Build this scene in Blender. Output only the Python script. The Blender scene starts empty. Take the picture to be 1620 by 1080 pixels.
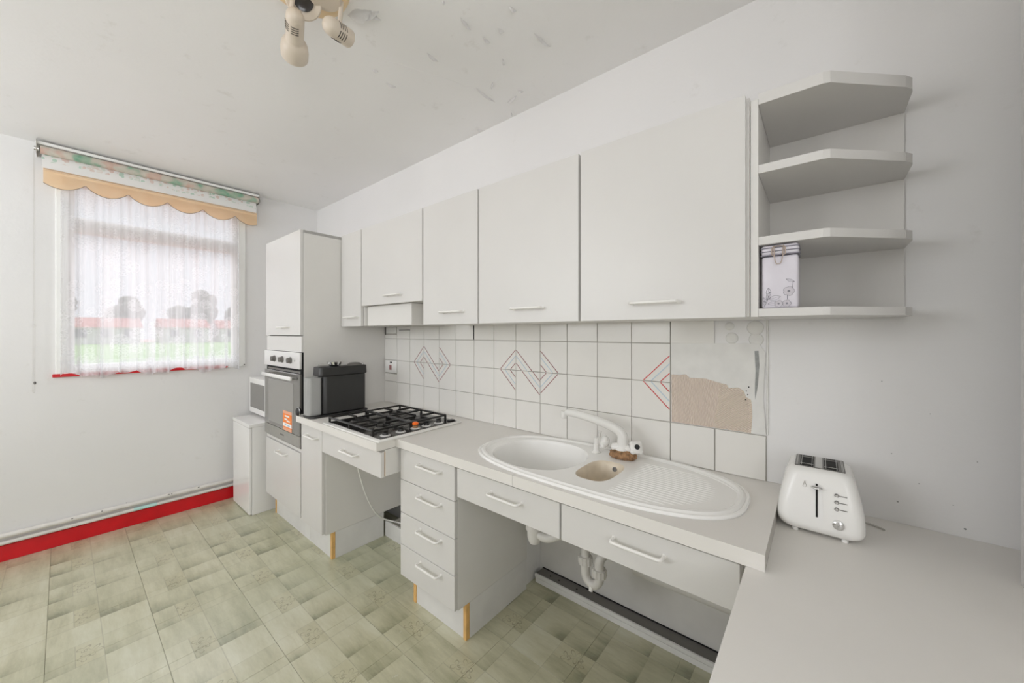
import bpy, bmesh, math, random
from mathutils import Vector, Matrix
random.seed(7)
sc = bpy.context.scene
COL = sc.collection
PI = math.pi
# ------------------------------------------------------------------ camera
cam_d = bpy.data.cameras.new('camera'); cam = bpy.data.objects.new('camera', cam_d); COL.objects.link(cam)
cam_d.sensor_fit = 'HORIZONTAL'; cam_d.sensor_width = 36.0
cam_d.lens = 587.552/1620*36
cam_d.shift_y = -(540-526.987)/1620
cam_d.clip_start = 0.02; cam_d.clip_end = 500
yaw = math.radians(50.409)
cam.location = (3.4932, -1.466, 1.2638)
cam.rotation_euler = (PI/2, 0, PI/2 - yaw)      # looks along (-cos yaw, sin yaw)
sc.camera = cam
# ------------------------------------------------------------------ sky, sun, exposure
W = bpy.data.worlds.new('overcast_sky'); sc.world = W; W.use_nodes = True
wn = W.node_tree; bgn = wn.nodes['Background']
geo = wn.nodes.new('ShaderNodeTexCoord'); sep = wn.nodes.new('ShaderNodeSeparateXYZ'); wn.links.new(geo.outputs['Generated'], sep.inputs[0])
rmp = wn.nodes.new('ShaderNodeValToRGB'); wn.links.new(sep.outputs['Z'], rmp.inputs[0])
rmp.color_ramp.elements[0].position = 0.0; rmp.color_ramp.elements[0].color = (0.86, 0.86, 0.94, 1)
rmp.color_ramp.elements[1].position = 0.7; rmp.color_ramp.elements[1].color = (0.96, 0.95, 1.04, 1)
wn.links.new(rmp.outputs[0], bgn.inputs[0]); bgn.inputs[1].default_value = 1.05
sd = bpy.data.lights.new('veiled_sun', 'SUN'); sd.energy = 4.2; sd.angle = math.radians(50); sd.color = (1, 0.965, 1.0)
so = bpy.data.objects.new('veiled_sun', sd); COL.objects.link(so)
so.rotation_euler = Vector((0.80, 0.06, -0.60)).to_track_quat('-Z', 'Y').to_euler(); so.location = (-6, -2, 5)
def area(name, loc, direction, sx, sy, power, col):
    d = bpy.data.lights.new(name, 'AREA'); d.shape = 'RECTANGLE'; d.size = sx; d.size_y = sy; d.energy = power; d.color = col
    o = bpy.data.objects.new(name, d); COL.objects.link(o); o.location = loc
    o.rotation_euler = Vector(direction).to_track_quat('-Z', 'Z').to_euler(); return o
area('added_rear_fill', (1.25, -3.42, 1.75), (0, 1, 0.3), 1.9, 0.95, 40, (0.99, 0.965, 1.02))  # added fill lamp behind the camera, brightens the cabinet fronts
area('added_side_fill', (4.47, -2.25, 1.6), (-1, 0, 0.35), 1.3, 1.1, 27, (0.99, 0.965, 0.99))  # added fill lamp to the right, brightens faces turned that way
sc.view_settings.view_transform = 'Standard'; sc.view_settings.look = 'None'
sc.view_settings.gamma = 1.0; sc.view_settings.use_curve_mapping = False
sc.view_settings.exposure = 0.06
try:
    sc.cycles.max_bounces = 10; sc.cycles.diffuse_bounces = 7; sc.cycles.transparent_max_bounces = 16; sc.cycles.sample_clamp_indirect = 6
    sc.cycles.use_denoising = True
except Exception: pass

# ------------------------------------------------------------------ materials
class NT:
    def __init__(s, name):
        s.m = bpy.data.materials.new(name); s.m.use_nodes = True; s.t = s.m.node_tree
        s.b = s.t.nodes['Principled BSDF']; s.out = s.t.nodes['Material Output']
    def n(s, typ, **kw):
        x = s.t.nodes.new(typ)
        for k, v in kw.items(): setattr(x, k, v)
        return x
    def l(s, a, b): s.t.links.new(a, b)
    def put(s, sock, v):
        if hasattr(v, 'is_output'): s.l(v, sock)
        else: sock.default_value = v
    def math(s, op, a, b=0.0, c=0.0):
        x = s.n('ShaderNodeMath', operation=op); s.put(x.inputs[0], a); s.put(x.inputs[1], b); s.put(x.inputs[2], c); return x.outputs[0]
    def pos(s): return s.n('ShaderNodeNewGeometry').outputs['Position']
    def mapping(s, vec, scale=(1, 1, 1), rot=(0, 0, 0)):
        x = s.n('ShaderNodeMapping'); s.l(vec, x.inputs[0]); x.inputs['Scale'].default_value = scale; x.inputs['Rotation'].default_value = rot; return x.outputs[0]
    def noise(s, scale, detail=3, vec=None, rough=0.5, out='Fac'):
        x = s.n('ShaderNodeTexNoise'); x.inputs['Scale'].default_value = scale; x.inputs['Detail'].default_value = detail; x.inputs['Roughness'].default_value = rough
        s.l(vec if vec is not None else s.pos(), x.inputs['Vector']); return x.outputs[out]
    def ramp(s, fac, stops):
        x = s.n('ShaderNodeValToRGB'); s.l(fac, x.inputs[0]); e = x.color_ramp.elements
        e[0].position, e[0].color = stops[0][0], (*stops[0][1], 1); e[1].position, e[1].color = stops[-1][0], (*stops[-1][1], 1)
        for p, c in stops[1:-1]:
            k = e.new(p); k.color = (*c, 1)
        return x.outputs[0]
    def mix(s, fac, a, b, mode='MIX'):
        x = s.n('ShaderNodeMix', data_type='RGBA', blend_type=mode); s.put(x.inputs[0], fac)
        s.put(x.inputs[6], a if hasattr(a, 'is_output') else (*a, 1)); s.put(x.inputs[7], b if hasattr(b, 'is_output') else (*b, 1)); return x.outputs[2]
    def bump(s, h, strength=0.2, dist=0.002):
        x = s.n('ShaderNodeBump'); x.inputs['Strength'].default_value = strength; x.inputs['Distance'].default_value = dist
        s.l(h, x.inputs['Height']); s.l(x.outputs[0], s.b.inputs['Normal'])
def lin(r, g, b):
    f = lambda c: (c/255/12.92) if c/255 <= 0.04045 else ((c/255+0.055)/1.055)**2.4
    return (f(r), f(g), f(b))
def mat(name, rgb, rough=0.5, metal=0.0, var=0.04, vscale=6, bump=0.0, bscale=200, coat=0.0):
    q = NT(name); c = lin(*rgb)
    if var:
        lo = tuple(x*(1-var) for x in c); hi = tuple(min(1, x*(1+var)) for x in c)
        q.l(q.ramp(q.noise(vscale, 4), [(0.3, lo), (0.7, hi)]), q.b.inputs['Base Color'])
    else: q.b.inputs['Base Color'].default_value = (*c, 1)
    q.b.inputs['Roughness'].default_value = rough; q.b.inputs['Metallic'].default_value = metal
    if coat: q.b.inputs['Coat Weight'].default_value = coat
    if bump: q.bump(q.noise(bscale, 3), bump, 0.002)
    return q.m
def paint_wall(name, rgb, specks=True):
    q = NT(name); c = lin(*rgb)
    n1 = q.noise(1.3, 4); base = q.ramp(n1, [(0.3, tuple(x*0.95 for x in c)), (0.7, c)])
    n2 = q.noise(9, 6, rough=0.7); dirt = q.ramp(n2, [(0.62, (1, 1, 1)), (0.80, (0.86, 0.85, 0.83))])
    col = q.mix(1.0, base, dirt, 'MULTIPLY')
    if specks:
        v = q.n('ShaderNodeTexVoronoi'); v.inputs['Scale'].default_value = 7.0; q.l(q.pos(), v.inputs['Vector'])
        d = q.math('LESS_THAN', v.outputs['Distance'], 0.022)
        n3 = q.math('GREATER_THAN', q.noise(2.2, 2), 0.52)
        col = q.mix(q.math('MULTIPLY', q.math('MULTIPLY', d, n3), 0.6), col, lin(95, 90, 86))
    q.l(col, q.b.inputs['Base Color']); q.b.inputs['Roughness'].default_value = 0.55
    q.bump(q.math('ADD', q.noise(60, 4), q.math('MULTIPLY', q.noise(3, 2), 3.0)), 0.12, 0.004)
    return q.m
M = {}
M['wall'] = paint_wall('white_wall_paint', (232, 231, 230))
M['ceiling'] = paint_wall('ceiling_paint', (241, 240, 239), False)
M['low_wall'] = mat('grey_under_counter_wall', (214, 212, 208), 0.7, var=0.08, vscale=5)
M['cab'] = mat('white_laminate', (214, 212, 209), 0.38, var=0.015, vscale=3, bump=0.02, bscale=500)
M['cab_side'] = mat('white_melamine_side', (222, 220, 216), 0.42, var=0.03, vscale=3)
M['edge'] = mat('grey_edge_band', (188, 185, 178), 0.5, var=0.05)
M['plinth'] = mat('plinth_board_paint', (222, 221, 219), 0.5, var=0.05, vscale=8)
M['worktop'] = mat('worktop_laminate', (226, 223, 218), 0.4, var=0.02, vscale=4, bump=0.02, bscale=600)
M['handle'] = mat('white_plastic_handle', (236, 234, 230), 0.3, var=0)
M['wood'] = mat('bare_pine', (222, 178, 112), 0.6, var=0.12, vscale=25)
M['tile'] = mat('glazed_white_tile', (228, 226, 221), 0.16, var=0.02, vscale=5, bump=0.05, bscale=30)
M['grout'] = mat('old_grout', (176, 172, 165), 0.9, var=0.1, vscale=30)
M['vinyl_joint'] = mat('vinyl_joint', (128, 124, 98), 0.8, var=0.05)
M['stripe_red'] = mat('red_tile_print', (205, 62, 62), 0.3, var=0)
M['stripe_wine'] = mat('wine_tile_print', (150, 98, 98), 0.3, var=0)
M['stripe_blue'] = mat('blue_tile_print', (186, 204, 216), 0.3, var=0)
M['red'] = mat('red_gloss_paint', (208, 8, 26), 0.35, var=0.08, vscale=12)
M['pipe'] = mat('painted_pipe', (224, 221, 216), 0.4, var=0.06, vscale=20)
M['teal'] = mat('teal_paint_drip', (190, 226, 222), 0.4, var=0.05)
M['chip'] = mat('dark_bare_metal_chip', (70, 66, 62), 0.7, var=0.2, vscale=80)
M['frame'] = mat('window_frame_gloss', (240, 240, 237), 0.35, var=0.02)
M['sink'] = mat('white_composite_sink', (240, 239, 236), 0.22, var=0.01)
M['sink_stain'] = mat('limescale_stained_bowl', (216, 204, 184), 0.35, var=0.13, vscale=14)
M['plastic'] = mat('white_plastic', (238, 237, 234), 0.25, var=0)
M['tap'] = mat('white_enamel_tap', (232, 231, 227), 0.22, var=0)
M['rust'] = mat('brown_crust', (150, 116, 84), 0.9, var=0.55, vscale=70, bump=0.9, bscale=180)
M['waste'] = mat('white_waste_pipe', (214, 211, 206), 0.4, var=0.04)
M['black'] = mat('black_plastic', (34, 34, 34), 0.35, var=0)
M['iron'] = mat('black_cast_iron', (30, 29, 28), 0.35, var=0.1, vscale=50)
M['dark'] = mat('dark_void', (20, 20, 20), 0.8, var=0)
M['steel'] = mat('brushed_steel', (196, 195, 192), 0.28, 1.0, var=0.04, vscale=40)
M['hob_steel'] = mat('polished_hob_steel', (104, 102, 99), 0.2, 1.0, var=0.04, vscale=20)
M['hob_frame'] = mat('white_hob_frame', (234, 233, 229), 0.25, var=0)
M['chrome'] = mat('chrome', (225, 225, 225), 0.08, 1.0, var=0)
M['fascia'] = mat('pale_steel_fascia', (228, 227, 225), 0.3, 0.25, var=0)
M['oven_glass'] = mat('oven_dark_glass', (112, 110, 106), 0.12, 0.0, var=0.02, coat=0.6)
M['oven_window'] = mat('oven_inner_window', (140, 138, 134), 0.12, 0.0, var=0.02, coat=0.6)
M['orange'] = mat('orange_print', (246, 134, 52), 0.5, var=0.02)
M['peach_print'] = mat('peach_print', (236, 172, 140), 0.5, var=0.02)
M['white_print'] = mat('white_print', (248, 246, 244), 0.5, var=0)
M['blue_print'] = mat('pale_blue_print', (168, 196, 220), 0.5, var=0)
M['orange_knob'] = mat('orange_plastic', (250, 112, 20), 0.3, var=0)
M['grey'] = mat('grey_plastic', (110, 107, 103), 0.4, var=0.05)
M['cream'] = mat('aged_cream_plastic', (208, 196, 180), 0.4, var=0.05, vscale=12)
M['cream_yellow'] = mat('yellowed_plastic', (232, 204, 160), 0.4, var=0.06, vscale=12)
M['lens'] = mat('dark_lamp_lens', (54, 50, 48), 0.15, var=0)
M['skirt_fabric'] = mat('peach_valance_fabric', (240, 214, 176), 0.8, var=0.03, vscale=12)
q = NT('peach_valance_fabric'); tl = q.n('ShaderNodeBsdfTranslucent'); cc = q.ramp(q.noise(12, 2), [(0.3, lin(252, 232, 204)), (0.7, lin(254, 238, 214))]); q.l(cc, q.b.inputs['Base Color']); q.b.inputs['Roughness'].default_value = 0.8
q.l(cc, tl.inputs[0]); mm = q.n('ShaderNodeMixShader'); mm.inputs[0].default_value = 0.45; q.l(q.b.outputs[0], mm.inputs[1]); q.l(tl.outputs[0], mm.inputs[2]); q.l(mm.outputs[0], q.out.inputs[0]); M['skirt_fabric'] = q.m
M['piping'] = mat('grey_piping', (128, 116, 104), 0.8, var=0)
M['tin'] = mat('lilac_tin', (216, 212, 220), 0.32, 0.0, var=0.03, vscale=18)
M['tin_line'] = mat('grey_flower_print', (132, 130, 140), 0.5, var=0)
M['tin_petal'] = mat('pale_petal_print', (198, 193, 200), 0.5, var=0.1, vscale=60)
M['gold'] = mat('worn_brass_wire', (186, 170, 158), 0.3, 0.9, var=0.1)
M['micro_glass'] = mat('microwave_grey_window', (128, 126, 122), 0.2, var=0.03)
M['appliance'] = mat('glossy_white_enamel', (238, 237, 235), 0.18, var=0.01)
M['text'] = mat('grey_print', (120, 118, 114), 0.5, var=0)
M['seal'] = mat('dark_joint', (70, 68, 64), 0.8, var=0)
M['coffee_body'] = mat('charcoal_plastic', (46, 46, 45), 0.42, var=0.03)
# adhesive with combed ridges
q = NT('combed_tile_adhesive'); p = q.pos()
w1 = q.n('ShaderNodeTexWave', wave_type='BANDS', bands_direction='X'); w1.inputs['Scale'].default_value = 62; w1.inputs['Distortion'].default_value = 3.0; w1.inputs['Detail'].default_value = 1; w1.inputs['Detail Scale'].default_value = 0.12
q.l(q.mapping(p, rot=(0, 0.15, 0)), w1.inputs['Vector'])
w2 = q.n('ShaderNodeTexWave', wave_type='BANDS', bands_direction='X'); w2.inputs['Scale'].default_value = 62; w2.inputs['Distortion'].default_value = 3.0; w2.inputs['Detail Scale'].default_value = 0.12
q.l(q.mapping(p, rot=(0, -0.95, 0)), w2.inputs['Vector'])
sx = q.n('ShaderNodeSeparateXYZ'); q.l(p, sx.inputs[0])
sel = q.math('GREATER_THAN', q.math('ADD', sx.outputs[0], q.math('MULTIPLY', q.noise(9, 2), 0.06)), 3.25)
h = q.mix(sel, w1.outputs['Color'], w2.outputs['Color'])
q.l(q.mix(q.math('MULTIPLY', h, 0.6), lin(222, 204, 188), lin(240, 228, 216)), q.b.inputs['Base Color'])
q.b.inputs['Roughness'].default_value = 0.9; q.bump(h, 0.8, 0.003); M['adhesive'] = q.m
M['plaster'] = mat('patchy_white_plaster', (222, 221, 217), 0.7, var=0.06, vscale=14, bump=0.3, bscale=40)
M['gouge'] = mat('grey_gouge', (150, 152, 150), 0.8, var=0.2, vscale=60)
# floor vinyl print : 0.3 m repeat, x phase 1.78, y phase -0.61
q = NT('olive_vinyl_print'); p = q.pos(); s3 = q.n('ShaderNodeSeparateXYZ'); q.l(p, s3.inputs[0])
X = q.math('DIVIDE', q.math('ADD', s3.outputs[0], 10-1.78-0.1), 0.3); Y = q.math('DIVIDE', q.math('ADD', s3.outputs[1], 12.61), 0.3)
fx = q.math('FRACT', X); fy = q.math('FRACT', Y); cx = q.math('FLOOR', X); cy = q.math('FLOOR', Y)
# sub cells : halves in x; three bands in y
hx = q.math('GREATER_THAN', fx, 0.5); by1 = q.math('GREATER_THAN', fy, 0.25); by2 = q.math('GREATER_THAN', fy, 0.5)
band = q.math('ADD', q.math('MULTIPLY', by1, q.math('SUBTRACT', 1.0, hx)), by2)
cell = q.n('ShaderNodeCombineXYZ'); q.l(q.math('ADD', q.math('MULTIPLY', cx, 2), hx), cell.inputs[0]); q.l(q.math('ADD', q.math('MULTIPLY', cy, 3), band), cell.inputs[1])
wnz = q.n('ShaderNodeTexWhiteNoise', noise_dimensions='2D'); q.l(cell.outputs[0], wnz.inputs['Vector'])
ux = q.math('FRACT', q.math('MULTIPLY', fx, 2)); uy = q.math('FRACT', q.math('MULTIPLY', fy, 2))
wsep = q.n('ShaderNodeSeparateColor'); q.l(wnz.outputs['Color'], wsep.inputs[0])
grad = q.math('MULTIPLY', q.math('POWER', ux, 2.2), q.math('SUBTRACT', 1.0, q.math('MULTIPLY', uy, 0.9)))
clouds = q.noise(8, 7, q.mapping(p, (0.4, 1.8, 1), (0, 0, 0.3)), 0.72)
f = q.math('ADD', q.math('MULTIPLY', clouds, 0.9), q.math('MULTIPLY', wsep.outputs[0], 0.16))
f = q.math('SUBTRACT', f, q.math('MULTIPLY', q.math('MULTIPLY', grad, q.math('MULTIPLY', q.math('GREATER_THAN', wsep.outputs[1], 0.52), q.math('MULTIPLY', q.noise(11, 3), 1.7))), 0.45))
base = q.ramp(f, [(0.16, lin(132, 132, 106)), (0.36, lin(172, 170, 140)), (0.55, lin(196, 193, 165)), (0.8, lin(214, 213, 192))])
green = q.noise(0.9, 2); base = q.mix(q.math('MULTIPLY', q.ramp(green, [(0.45, (0, 0, 0)), (0.7, (1, 1, 1))]), 0.22), base, lin(162, 176, 152))
def dist_line(v, at, wd):   # 1 near v==at
    return q.math('LESS_THAN', q.math('ABSOLUTE', q.math('SUBTRACT', v, at)), wd)
edge = q.math('MAXIMUM', q.math('MAXIMUM', dist_line(fy, 0.0, 0.006), dist_line(fy, 0.5, 0.005)), q.math('MAXIMUM', dist_line(fx, 0.0, 0.006), q.math('MAXIMUM', dist_line(fx, 0.5, 0.005), q.math('MULTIPLY', dist_line(fy, 0.25, 0.005), q.math('LESS_THAN', fx, 0.5)))))
# medallion in x<0.5, 0.25<y<0.5 on alternate cells
mx = q.math('SUBTRACT', fx, 0.25); my = q.math('SUBTRACT', fy, 0.375)
alt = q.math('GREATER_THAN', q.math('FRACT', q.math('MULTIPLY', q.math('ADD', cx, cy), 0.5)), 0.25)
inm = q.math('MULTIPLY', q.math('MULTIPLY', q.math('LESS_THAN', q.math('ABSOLUTE', mx), 0.24), q.math('LESS_THAN', q.math('ABSOLUTE', my), 0.12)), 1.0)
def petal(ox, oy, R, k, w):
    ax = q.math('SUBTRACT', mx, ox); ay = q.math('SUBTRACT', my, oy)
    rr = q.math('SQRT', q.math('ADD', q.math('MULTIPLY', ax, ax), q.math('MULTIPLY', ay, ay))); th = q.math('ARCTAN2', ay, ax)
    tgt = q.math('MULTIPLY', q.math('ABSOLUTE', q.math('COSINE', q.math('MULTIPLY', th, k))), R)
    wob = q.math('MULTIPLY', q.math('SUBTRACT', q.noise(45, 2), 0.5), 0.05)
    return q.math('LESS_THAN', q.math('ABSOLUTE', q.math('SUBTRACT', q.math('ADD', rr, wob), tgt)), w)
fl = q.math('MULTIPLY', q.math('MAXIMUM', petal(0.02, 0.02, 0.105, 2.5, 0.0085), q.math('MAXIMUM', petal(-0.09, -0.05, 0.07, 1.5, 0.007), petal(0.12, -0.055, 0.06, 1.5, 0.007))), inm)
base = q.mix(q.math('MULTIPLY', inm, 0.30), base, lin(184, 178, 142))
base = q.mix(q.math('MULTIPLY', fl, 0.5), base, lin(112, 106, 80))
base = q.mix(q.math('MULTIPLY', edge, 0.3), base, lin(112, 108, 84))
sp = q.math('GREATER_THAN', q.noise(26, 6, q.mapping(p, (1, 0.4, 1), (0, 0, 0.5)), 0.75), 0.665)
reg = q.math('MULTIPLY', q.math('LESS_THAN', q.math('ABSOLUTE', q.math('SUBTRACT', s3.outputs[0], 2.12)), 0.32), q.math('LESS_THAN', q.math('ABSOLUTE', q.math('ADD', s3.outputs[1], 0.72)), 0.22))
base = q.mix(q.math('MULTIPLY', q.math('MULTIPLY', sp, reg), 0.7), base, lin(214, 214, 208))
q.l(base, q.b.inputs['Base Color']); q.b.inputs['Specular IOR Level'].default_value = 0.8; q.b.inputs['Coat Weight'].default_value = 0.35; q.b.inputs['Coat Roughness'].default_value = 0.28
q.l(q.math('ADD', 0.24, q.math('MULTIPLY', q.noise(5, 3), 0.18)), q.b.inputs['Roughness'])
q.bump(q.math('ADD', q.math('MULTIPLY', q.noise(40, 4, q.mapping(p, (0.4, 1.5, 1))), 0.5), q.math('ADD', q.math('MULTIPLY', edge, -1.2), q.math('MULTIPLY', fl, -1.0))), 0.28, 0.002)
M['vinyl'] = q.m
# lace net
q = NT('lace_net'); tc = q.pos()
v = q.n('ShaderNodeTexVoronoi', feature='DISTANCE_TO_EDGE'); v.inputs['Scale'].default_value = 62; q.l(q.mapping(tc, (0.0, 1, 1)), v.inputs['Vector'])
v2 = q.n('ShaderNodeTexVoronoi'); v2.inputs['Scale'].default_value = 13; q.l(q.mapping(tc, (0.0, 1, 0.9)), v2.inputs['Vector'])
lace = q.math('MULTIPLY', q.math('LESS_THAN', v.outputs['Distance'], 0.16), q.math('LESS_THAN', v2.outputs['Distance'], 0.50))
s4 = q.n('ShaderNodeSeparateXYZ'); q.l(tc, s4.inputs[0])
hem = q.math('LESS_THAN', s4.outputs[2], 1.10)
lw = q.n('ShaderNodeLayerWeight'); lw.inputs[0].default_value = 0.5
pleat = q.ramp(q.noise(30, 3, q.mapping(tc, (0.0, 1, 0.035))), [(0.40, (0, 0, 0)), (0.62, (1, 1, 1))])
fac = q.math('MINIMUM', 0.95, q.math('ADD', q.math('ADD', q.math('ADD', 0.46, q.math('MULTIPLY', pleat, 0.28)), q.math('MULTIPLY', lw.outputs['Facing'], 0.30)), q.math('ADD', q.math('MULTIPLY', lace, 0.11), q.math('MULTIPLY', hem, 0.12))))
tr = q.n('ShaderNodeBsdfTransparent'); df = q.n('ShaderNodeBsdfDiffuse'); tl = q.n('ShaderNodeBsdfTranslucent')
df.inputs[0].default_value = (0.80, 0.80, 0.82, 1); tl.inputs[0].default_value = (0.84, 0.84, 0.87, 1)
m1 = q.n('ShaderNodeMixShader'); m1.inputs[0].default_value = 0.5; q.l(df.outputs[0], m1.inputs[1]); q.l(tl.outputs[0], m1.inputs[2])
m2 = q.n('ShaderNodeMixShader'); q.l(fac, m2.inputs[0]); q.l(tr.outputs[0], m2.inputs[1]); q.l(m1.outputs[0], m2.inputs[2]); q.l(m2.outputs[0], q.out.inputs[0])
M['net'] = q.m
def glass(name, tint, alpha, rough=0.02):
    q = NT(name); tr = q.n('ShaderNodeBsdfTransparent'); tr.inputs[0].default_value = (*tint, 1); g = q.n('ShaderNodeBsdfGlossy'); g.inputs['Roughness'].default_value = rough
    m = q.n('ShaderNodeMixShader'); m.inputs[0].default_value = alpha; q.l(tr.outputs[0], m.inputs[1]); q.l(g.outputs[0], m.inputs[2]); q.l(m.outputs[0], q.out.inputs[0]); return q.m
M['pane'] = glass('window_glass', (0.95, 0.97, 0.96), 0.06)
M['tank'] = glass('clear_tank_plastic', (0.90, 0.91, 0.91), 0.22, 0.08)
M['dial'] = glass('clear_dial_plastic', (0.8, 0.8, 0.8), 0.4, 0.05)
# blind fabric with a floral band fading out below
q = NT('clear_tank_plastic'); tr = q.n('ShaderNodeBsdfTransparent'); tr.inputs[0].default_value = (0.9, 0.91, 0.91, 1); q.b.inputs['Base Color'].default_value = (0.62, 0.62, 0.61, 1); q.b.inputs['Roughness'].default_value = 0.12
mm = q.n('ShaderNodeMixShader'); mm.inputs[0].default_value = 0.5; q.l(tr.outputs[0], mm.inputs[1]); q.l(q.b.outputs[0], mm.inputs[2]); q.l(mm.outputs[0], q.out.inputs[0]); M['tank'] = q.m
q = NT('floral_blind_fabric'); p = q.pos(); s5 = q.n('ShaderNodeSeparateXYZ'); q.l(p, s5.inputs[0])
vf = q.n('ShaderNodeTexVoronoi'); vf.inputs['Scale'].default_value = 44; q.l(p, vf.inputs['Vector'])
hue = q.ramp(q.noise(14, 2), [(0.42, lin(222, 186, 172)), (0.5, lin(236, 232, 224)), (0.58, lin(160, 206, 182))])
wgt = q.math('MULTIPLY', q.math('LESS_THAN', vf.outputs['Distance'], 0.45), q.math('GREATER_THAN', q.math('ADD', s5.outputs[2], q.math('MULTIPLY', q.noise(5, 2), 0.06)), 2.285))
c = q.mix(q.math('MULTIPLY', wgt, 0.6), lin(244, 243, 241), hue)
q.l(c, q.b.inputs['Base Color']); q.b.inputs['Roughness'].default_value = 0.85
tl = q.n('ShaderNodeBsdfTranslucent'); q.l(c, tl.inputs[0]); mm = q.n('ShaderNodeMixShader'); mm.inputs[0].default_value = 0.15
q.l(q.b.outputs[0], mm.inputs[1]); q.l(tl.outputs[0], mm.inputs[2]); q.l(mm.outputs[0], q.out.inputs[0]); M['blind'] = q.m
q = NT('floral_roll_fabric'); vf = q.n('ShaderNodeTexVoronoi'); vf.inputs['Scale'].default_value = 30; q.l(q.pos(), vf.inputs['Vector'])
hue = q.ramp(q.noise(9, 2), [(0.40, lin(196, 160, 146)), (0.47, lin(196, 190, 178)), (0.53, lin(186, 182, 170)), (0.60, lin(112, 160, 134))])
q.l(q.mix(q.math('MULTIPLY', vf.outputs['Distance'], 0.5), hue, lin(214, 206, 194)), q.b.inputs['Base Color']); q.b.inputs['Roughness'].default_value = 0.85; M['roll'] = q.m
# outdoors
M['grass'] = mat('lawn_grass', (112, 158, 62), 0.9, var=0.2, vscale=1.5)
M['paving'] = mat('reddish_paving', (186, 134, 122), 0.9, var=0.15, vscale=3)
M['render_wall'] = mat('pale_house_render', (214, 212, 210), 0.8, var=0.04)
M['roof'] = mat('red_roof_tiles', (178, 92, 78), 0.8, var=0.12, vscale=4)
M['foliage'] = mat('far_foliage', (104, 112, 100), 0.9, var=0.3, vscale=2)
M['bark'] = mat('bark', (84, 74, 64), 0.9, var=0.2)
M['dark_glass'] = mat('house_window_glass', (90, 98, 108), 0.2, var=0)

# ------------------------------------------------------------------ mesh helpers
def B(): return bmesh.new()
def box(bm, x0, x1, y0, y1, z0, z1, bev=0.0, seg=2):
    r = bmesh.ops.create_cube(bm, size=1.0); vs = r['verts']
    bmesh.ops.scale(bm, vec=(abs(x1-x0), abs(y1-y0), abs(z1-z0)), verts=vs)
    bmesh.ops.translate(bm, vec=((x0+x1)/2, (y0+y1)/2, (z0+z1)/2), verts=vs)
    if bev:
        es = list({e for v in vs for e in v.link_edges})
        bmesh.ops.bevel(bm, geom=es, offset=bev, segments=seg, profile=0.5, affect='EDGES')
    return bm
def prism(bm, pts, axis, a0, a1):
    def P(p, a):
        return {'z': (p[0], p[1], a), 'y': (p[0], a, p[1]), 'x': (a, p[0], p[1])}[axis]
    v0 = [bm.verts.new(P(p, a0)) for p in pts]; v1 = [bm.verts.new(P(p, a1)) for p in pts]
    bm.faces.new(v0); bm.faces.new(v1[::-1]); n = len(pts)
    for i in range(n): bm.faces.new((v0[i], v0[(i+1) % n], v1[(i+1) % n], v1[i]))
    bmesh.ops.recalc_face_normals(bm, faces=bm.faces)
    return bm
def frame_of(d):
    d = Vector(d).normalized(); u = Vector((0, 0, 1)) if abs(d.z) < 0.9 else Vector((1, 0, 0))
    a = d.cross(u).normalized(); return a, a.cross(d).normalized()
def tube(bm, pts, rad, seg=10, caps=True):
    pts = [Vector(p) for p in pts]; n = len(pts); rads = rad if isinstance(rad, (list, tuple)) else [rad]*n
    rings = []; a = None
    for i, p in enumerate(pts):
        d = (pts[min(i+1, n-1)]-pts[max(i-1, 0)]).normalized()
        if a is None: a, b = frame_of(d)
        else:
            a = (a - d*a.dot(d)).normalized(); b = a.cross(d).normalized()
        rings.append([bm.verts.new(p+(a*math.cos(t)+b*math.sin(t))*rads[i]) for t in [2*PI*k/seg for k in range(seg)]])
    for i in range(n-1):
        for k in range(seg):
            bm.faces.new((rings[i][k], rings[i][(k+1) % seg], rings[i+1][(k+1) % seg], rings[i+1][k]))
    if caps: bm.faces.new(rings[0][::-1]); bm.faces.new(rings[-1])
    bmesh.ops.recalc_face_normals(bm, faces=bm.faces)
    return bm
def cyl(bm, p0, p1, r0, r1=None, seg=20): return tube(bm, [p0, p1], [r0, r0 if r1 is None else r1], seg)
def lathe(bm, prof, p0, d, seg=24):       # prof: (distance along axis, radius)
    p0 = Vector(p0); d = Vector(d).normalized(); a, b = frame_of(d); rings = []
    for t, r in prof:
        rings.append([bm.verts.new(p0+d*t+(a*math.cos(q)+b*math.sin(q))*max(r, 1e-5)) for q in [2*PI*k/seg for k in range(seg)]])
    for i in range(len(rings)-1):
        for k in range(seg): bm.faces.new((rings[i][k], rings[i][(k+1) % seg], rings[i+1][(k+1) % seg], rings[i+1][k]))
    if prof[0][1] > 1e-4: bm.faces.new(rings[0][::-1])
    if prof[-1][1] > 1e-4: bm.faces.new(rings[-1])
    bmesh.ops.remove_doubles(bm, verts=bm.verts, dist=1e-5); bmesh.ops.recalc_face_normals(bm, faces=bm.faces)
    return bm
def loops_skin(bm, loops, cap0=False, cap1=False):
    L = [[bm.verts.new(p) for p in lp] for lp in loops]; n = len(L[0])
    for i in range(len(L)-1):
        for k in range(n): bm.faces.new((L[i][k], L[i][(k+1) % n], L[i+1][(k+1) % n], L[i+1][k]))
    if cap0: bm.faces.new(L[0][::-1])
    if cap1: bm.faces.new(L[-1])
    return L
OFF = {}
def woff(p): return OFF.get(p.name, Vector((0, 0, 0))) if p else Vector((0, 0, 0))
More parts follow.
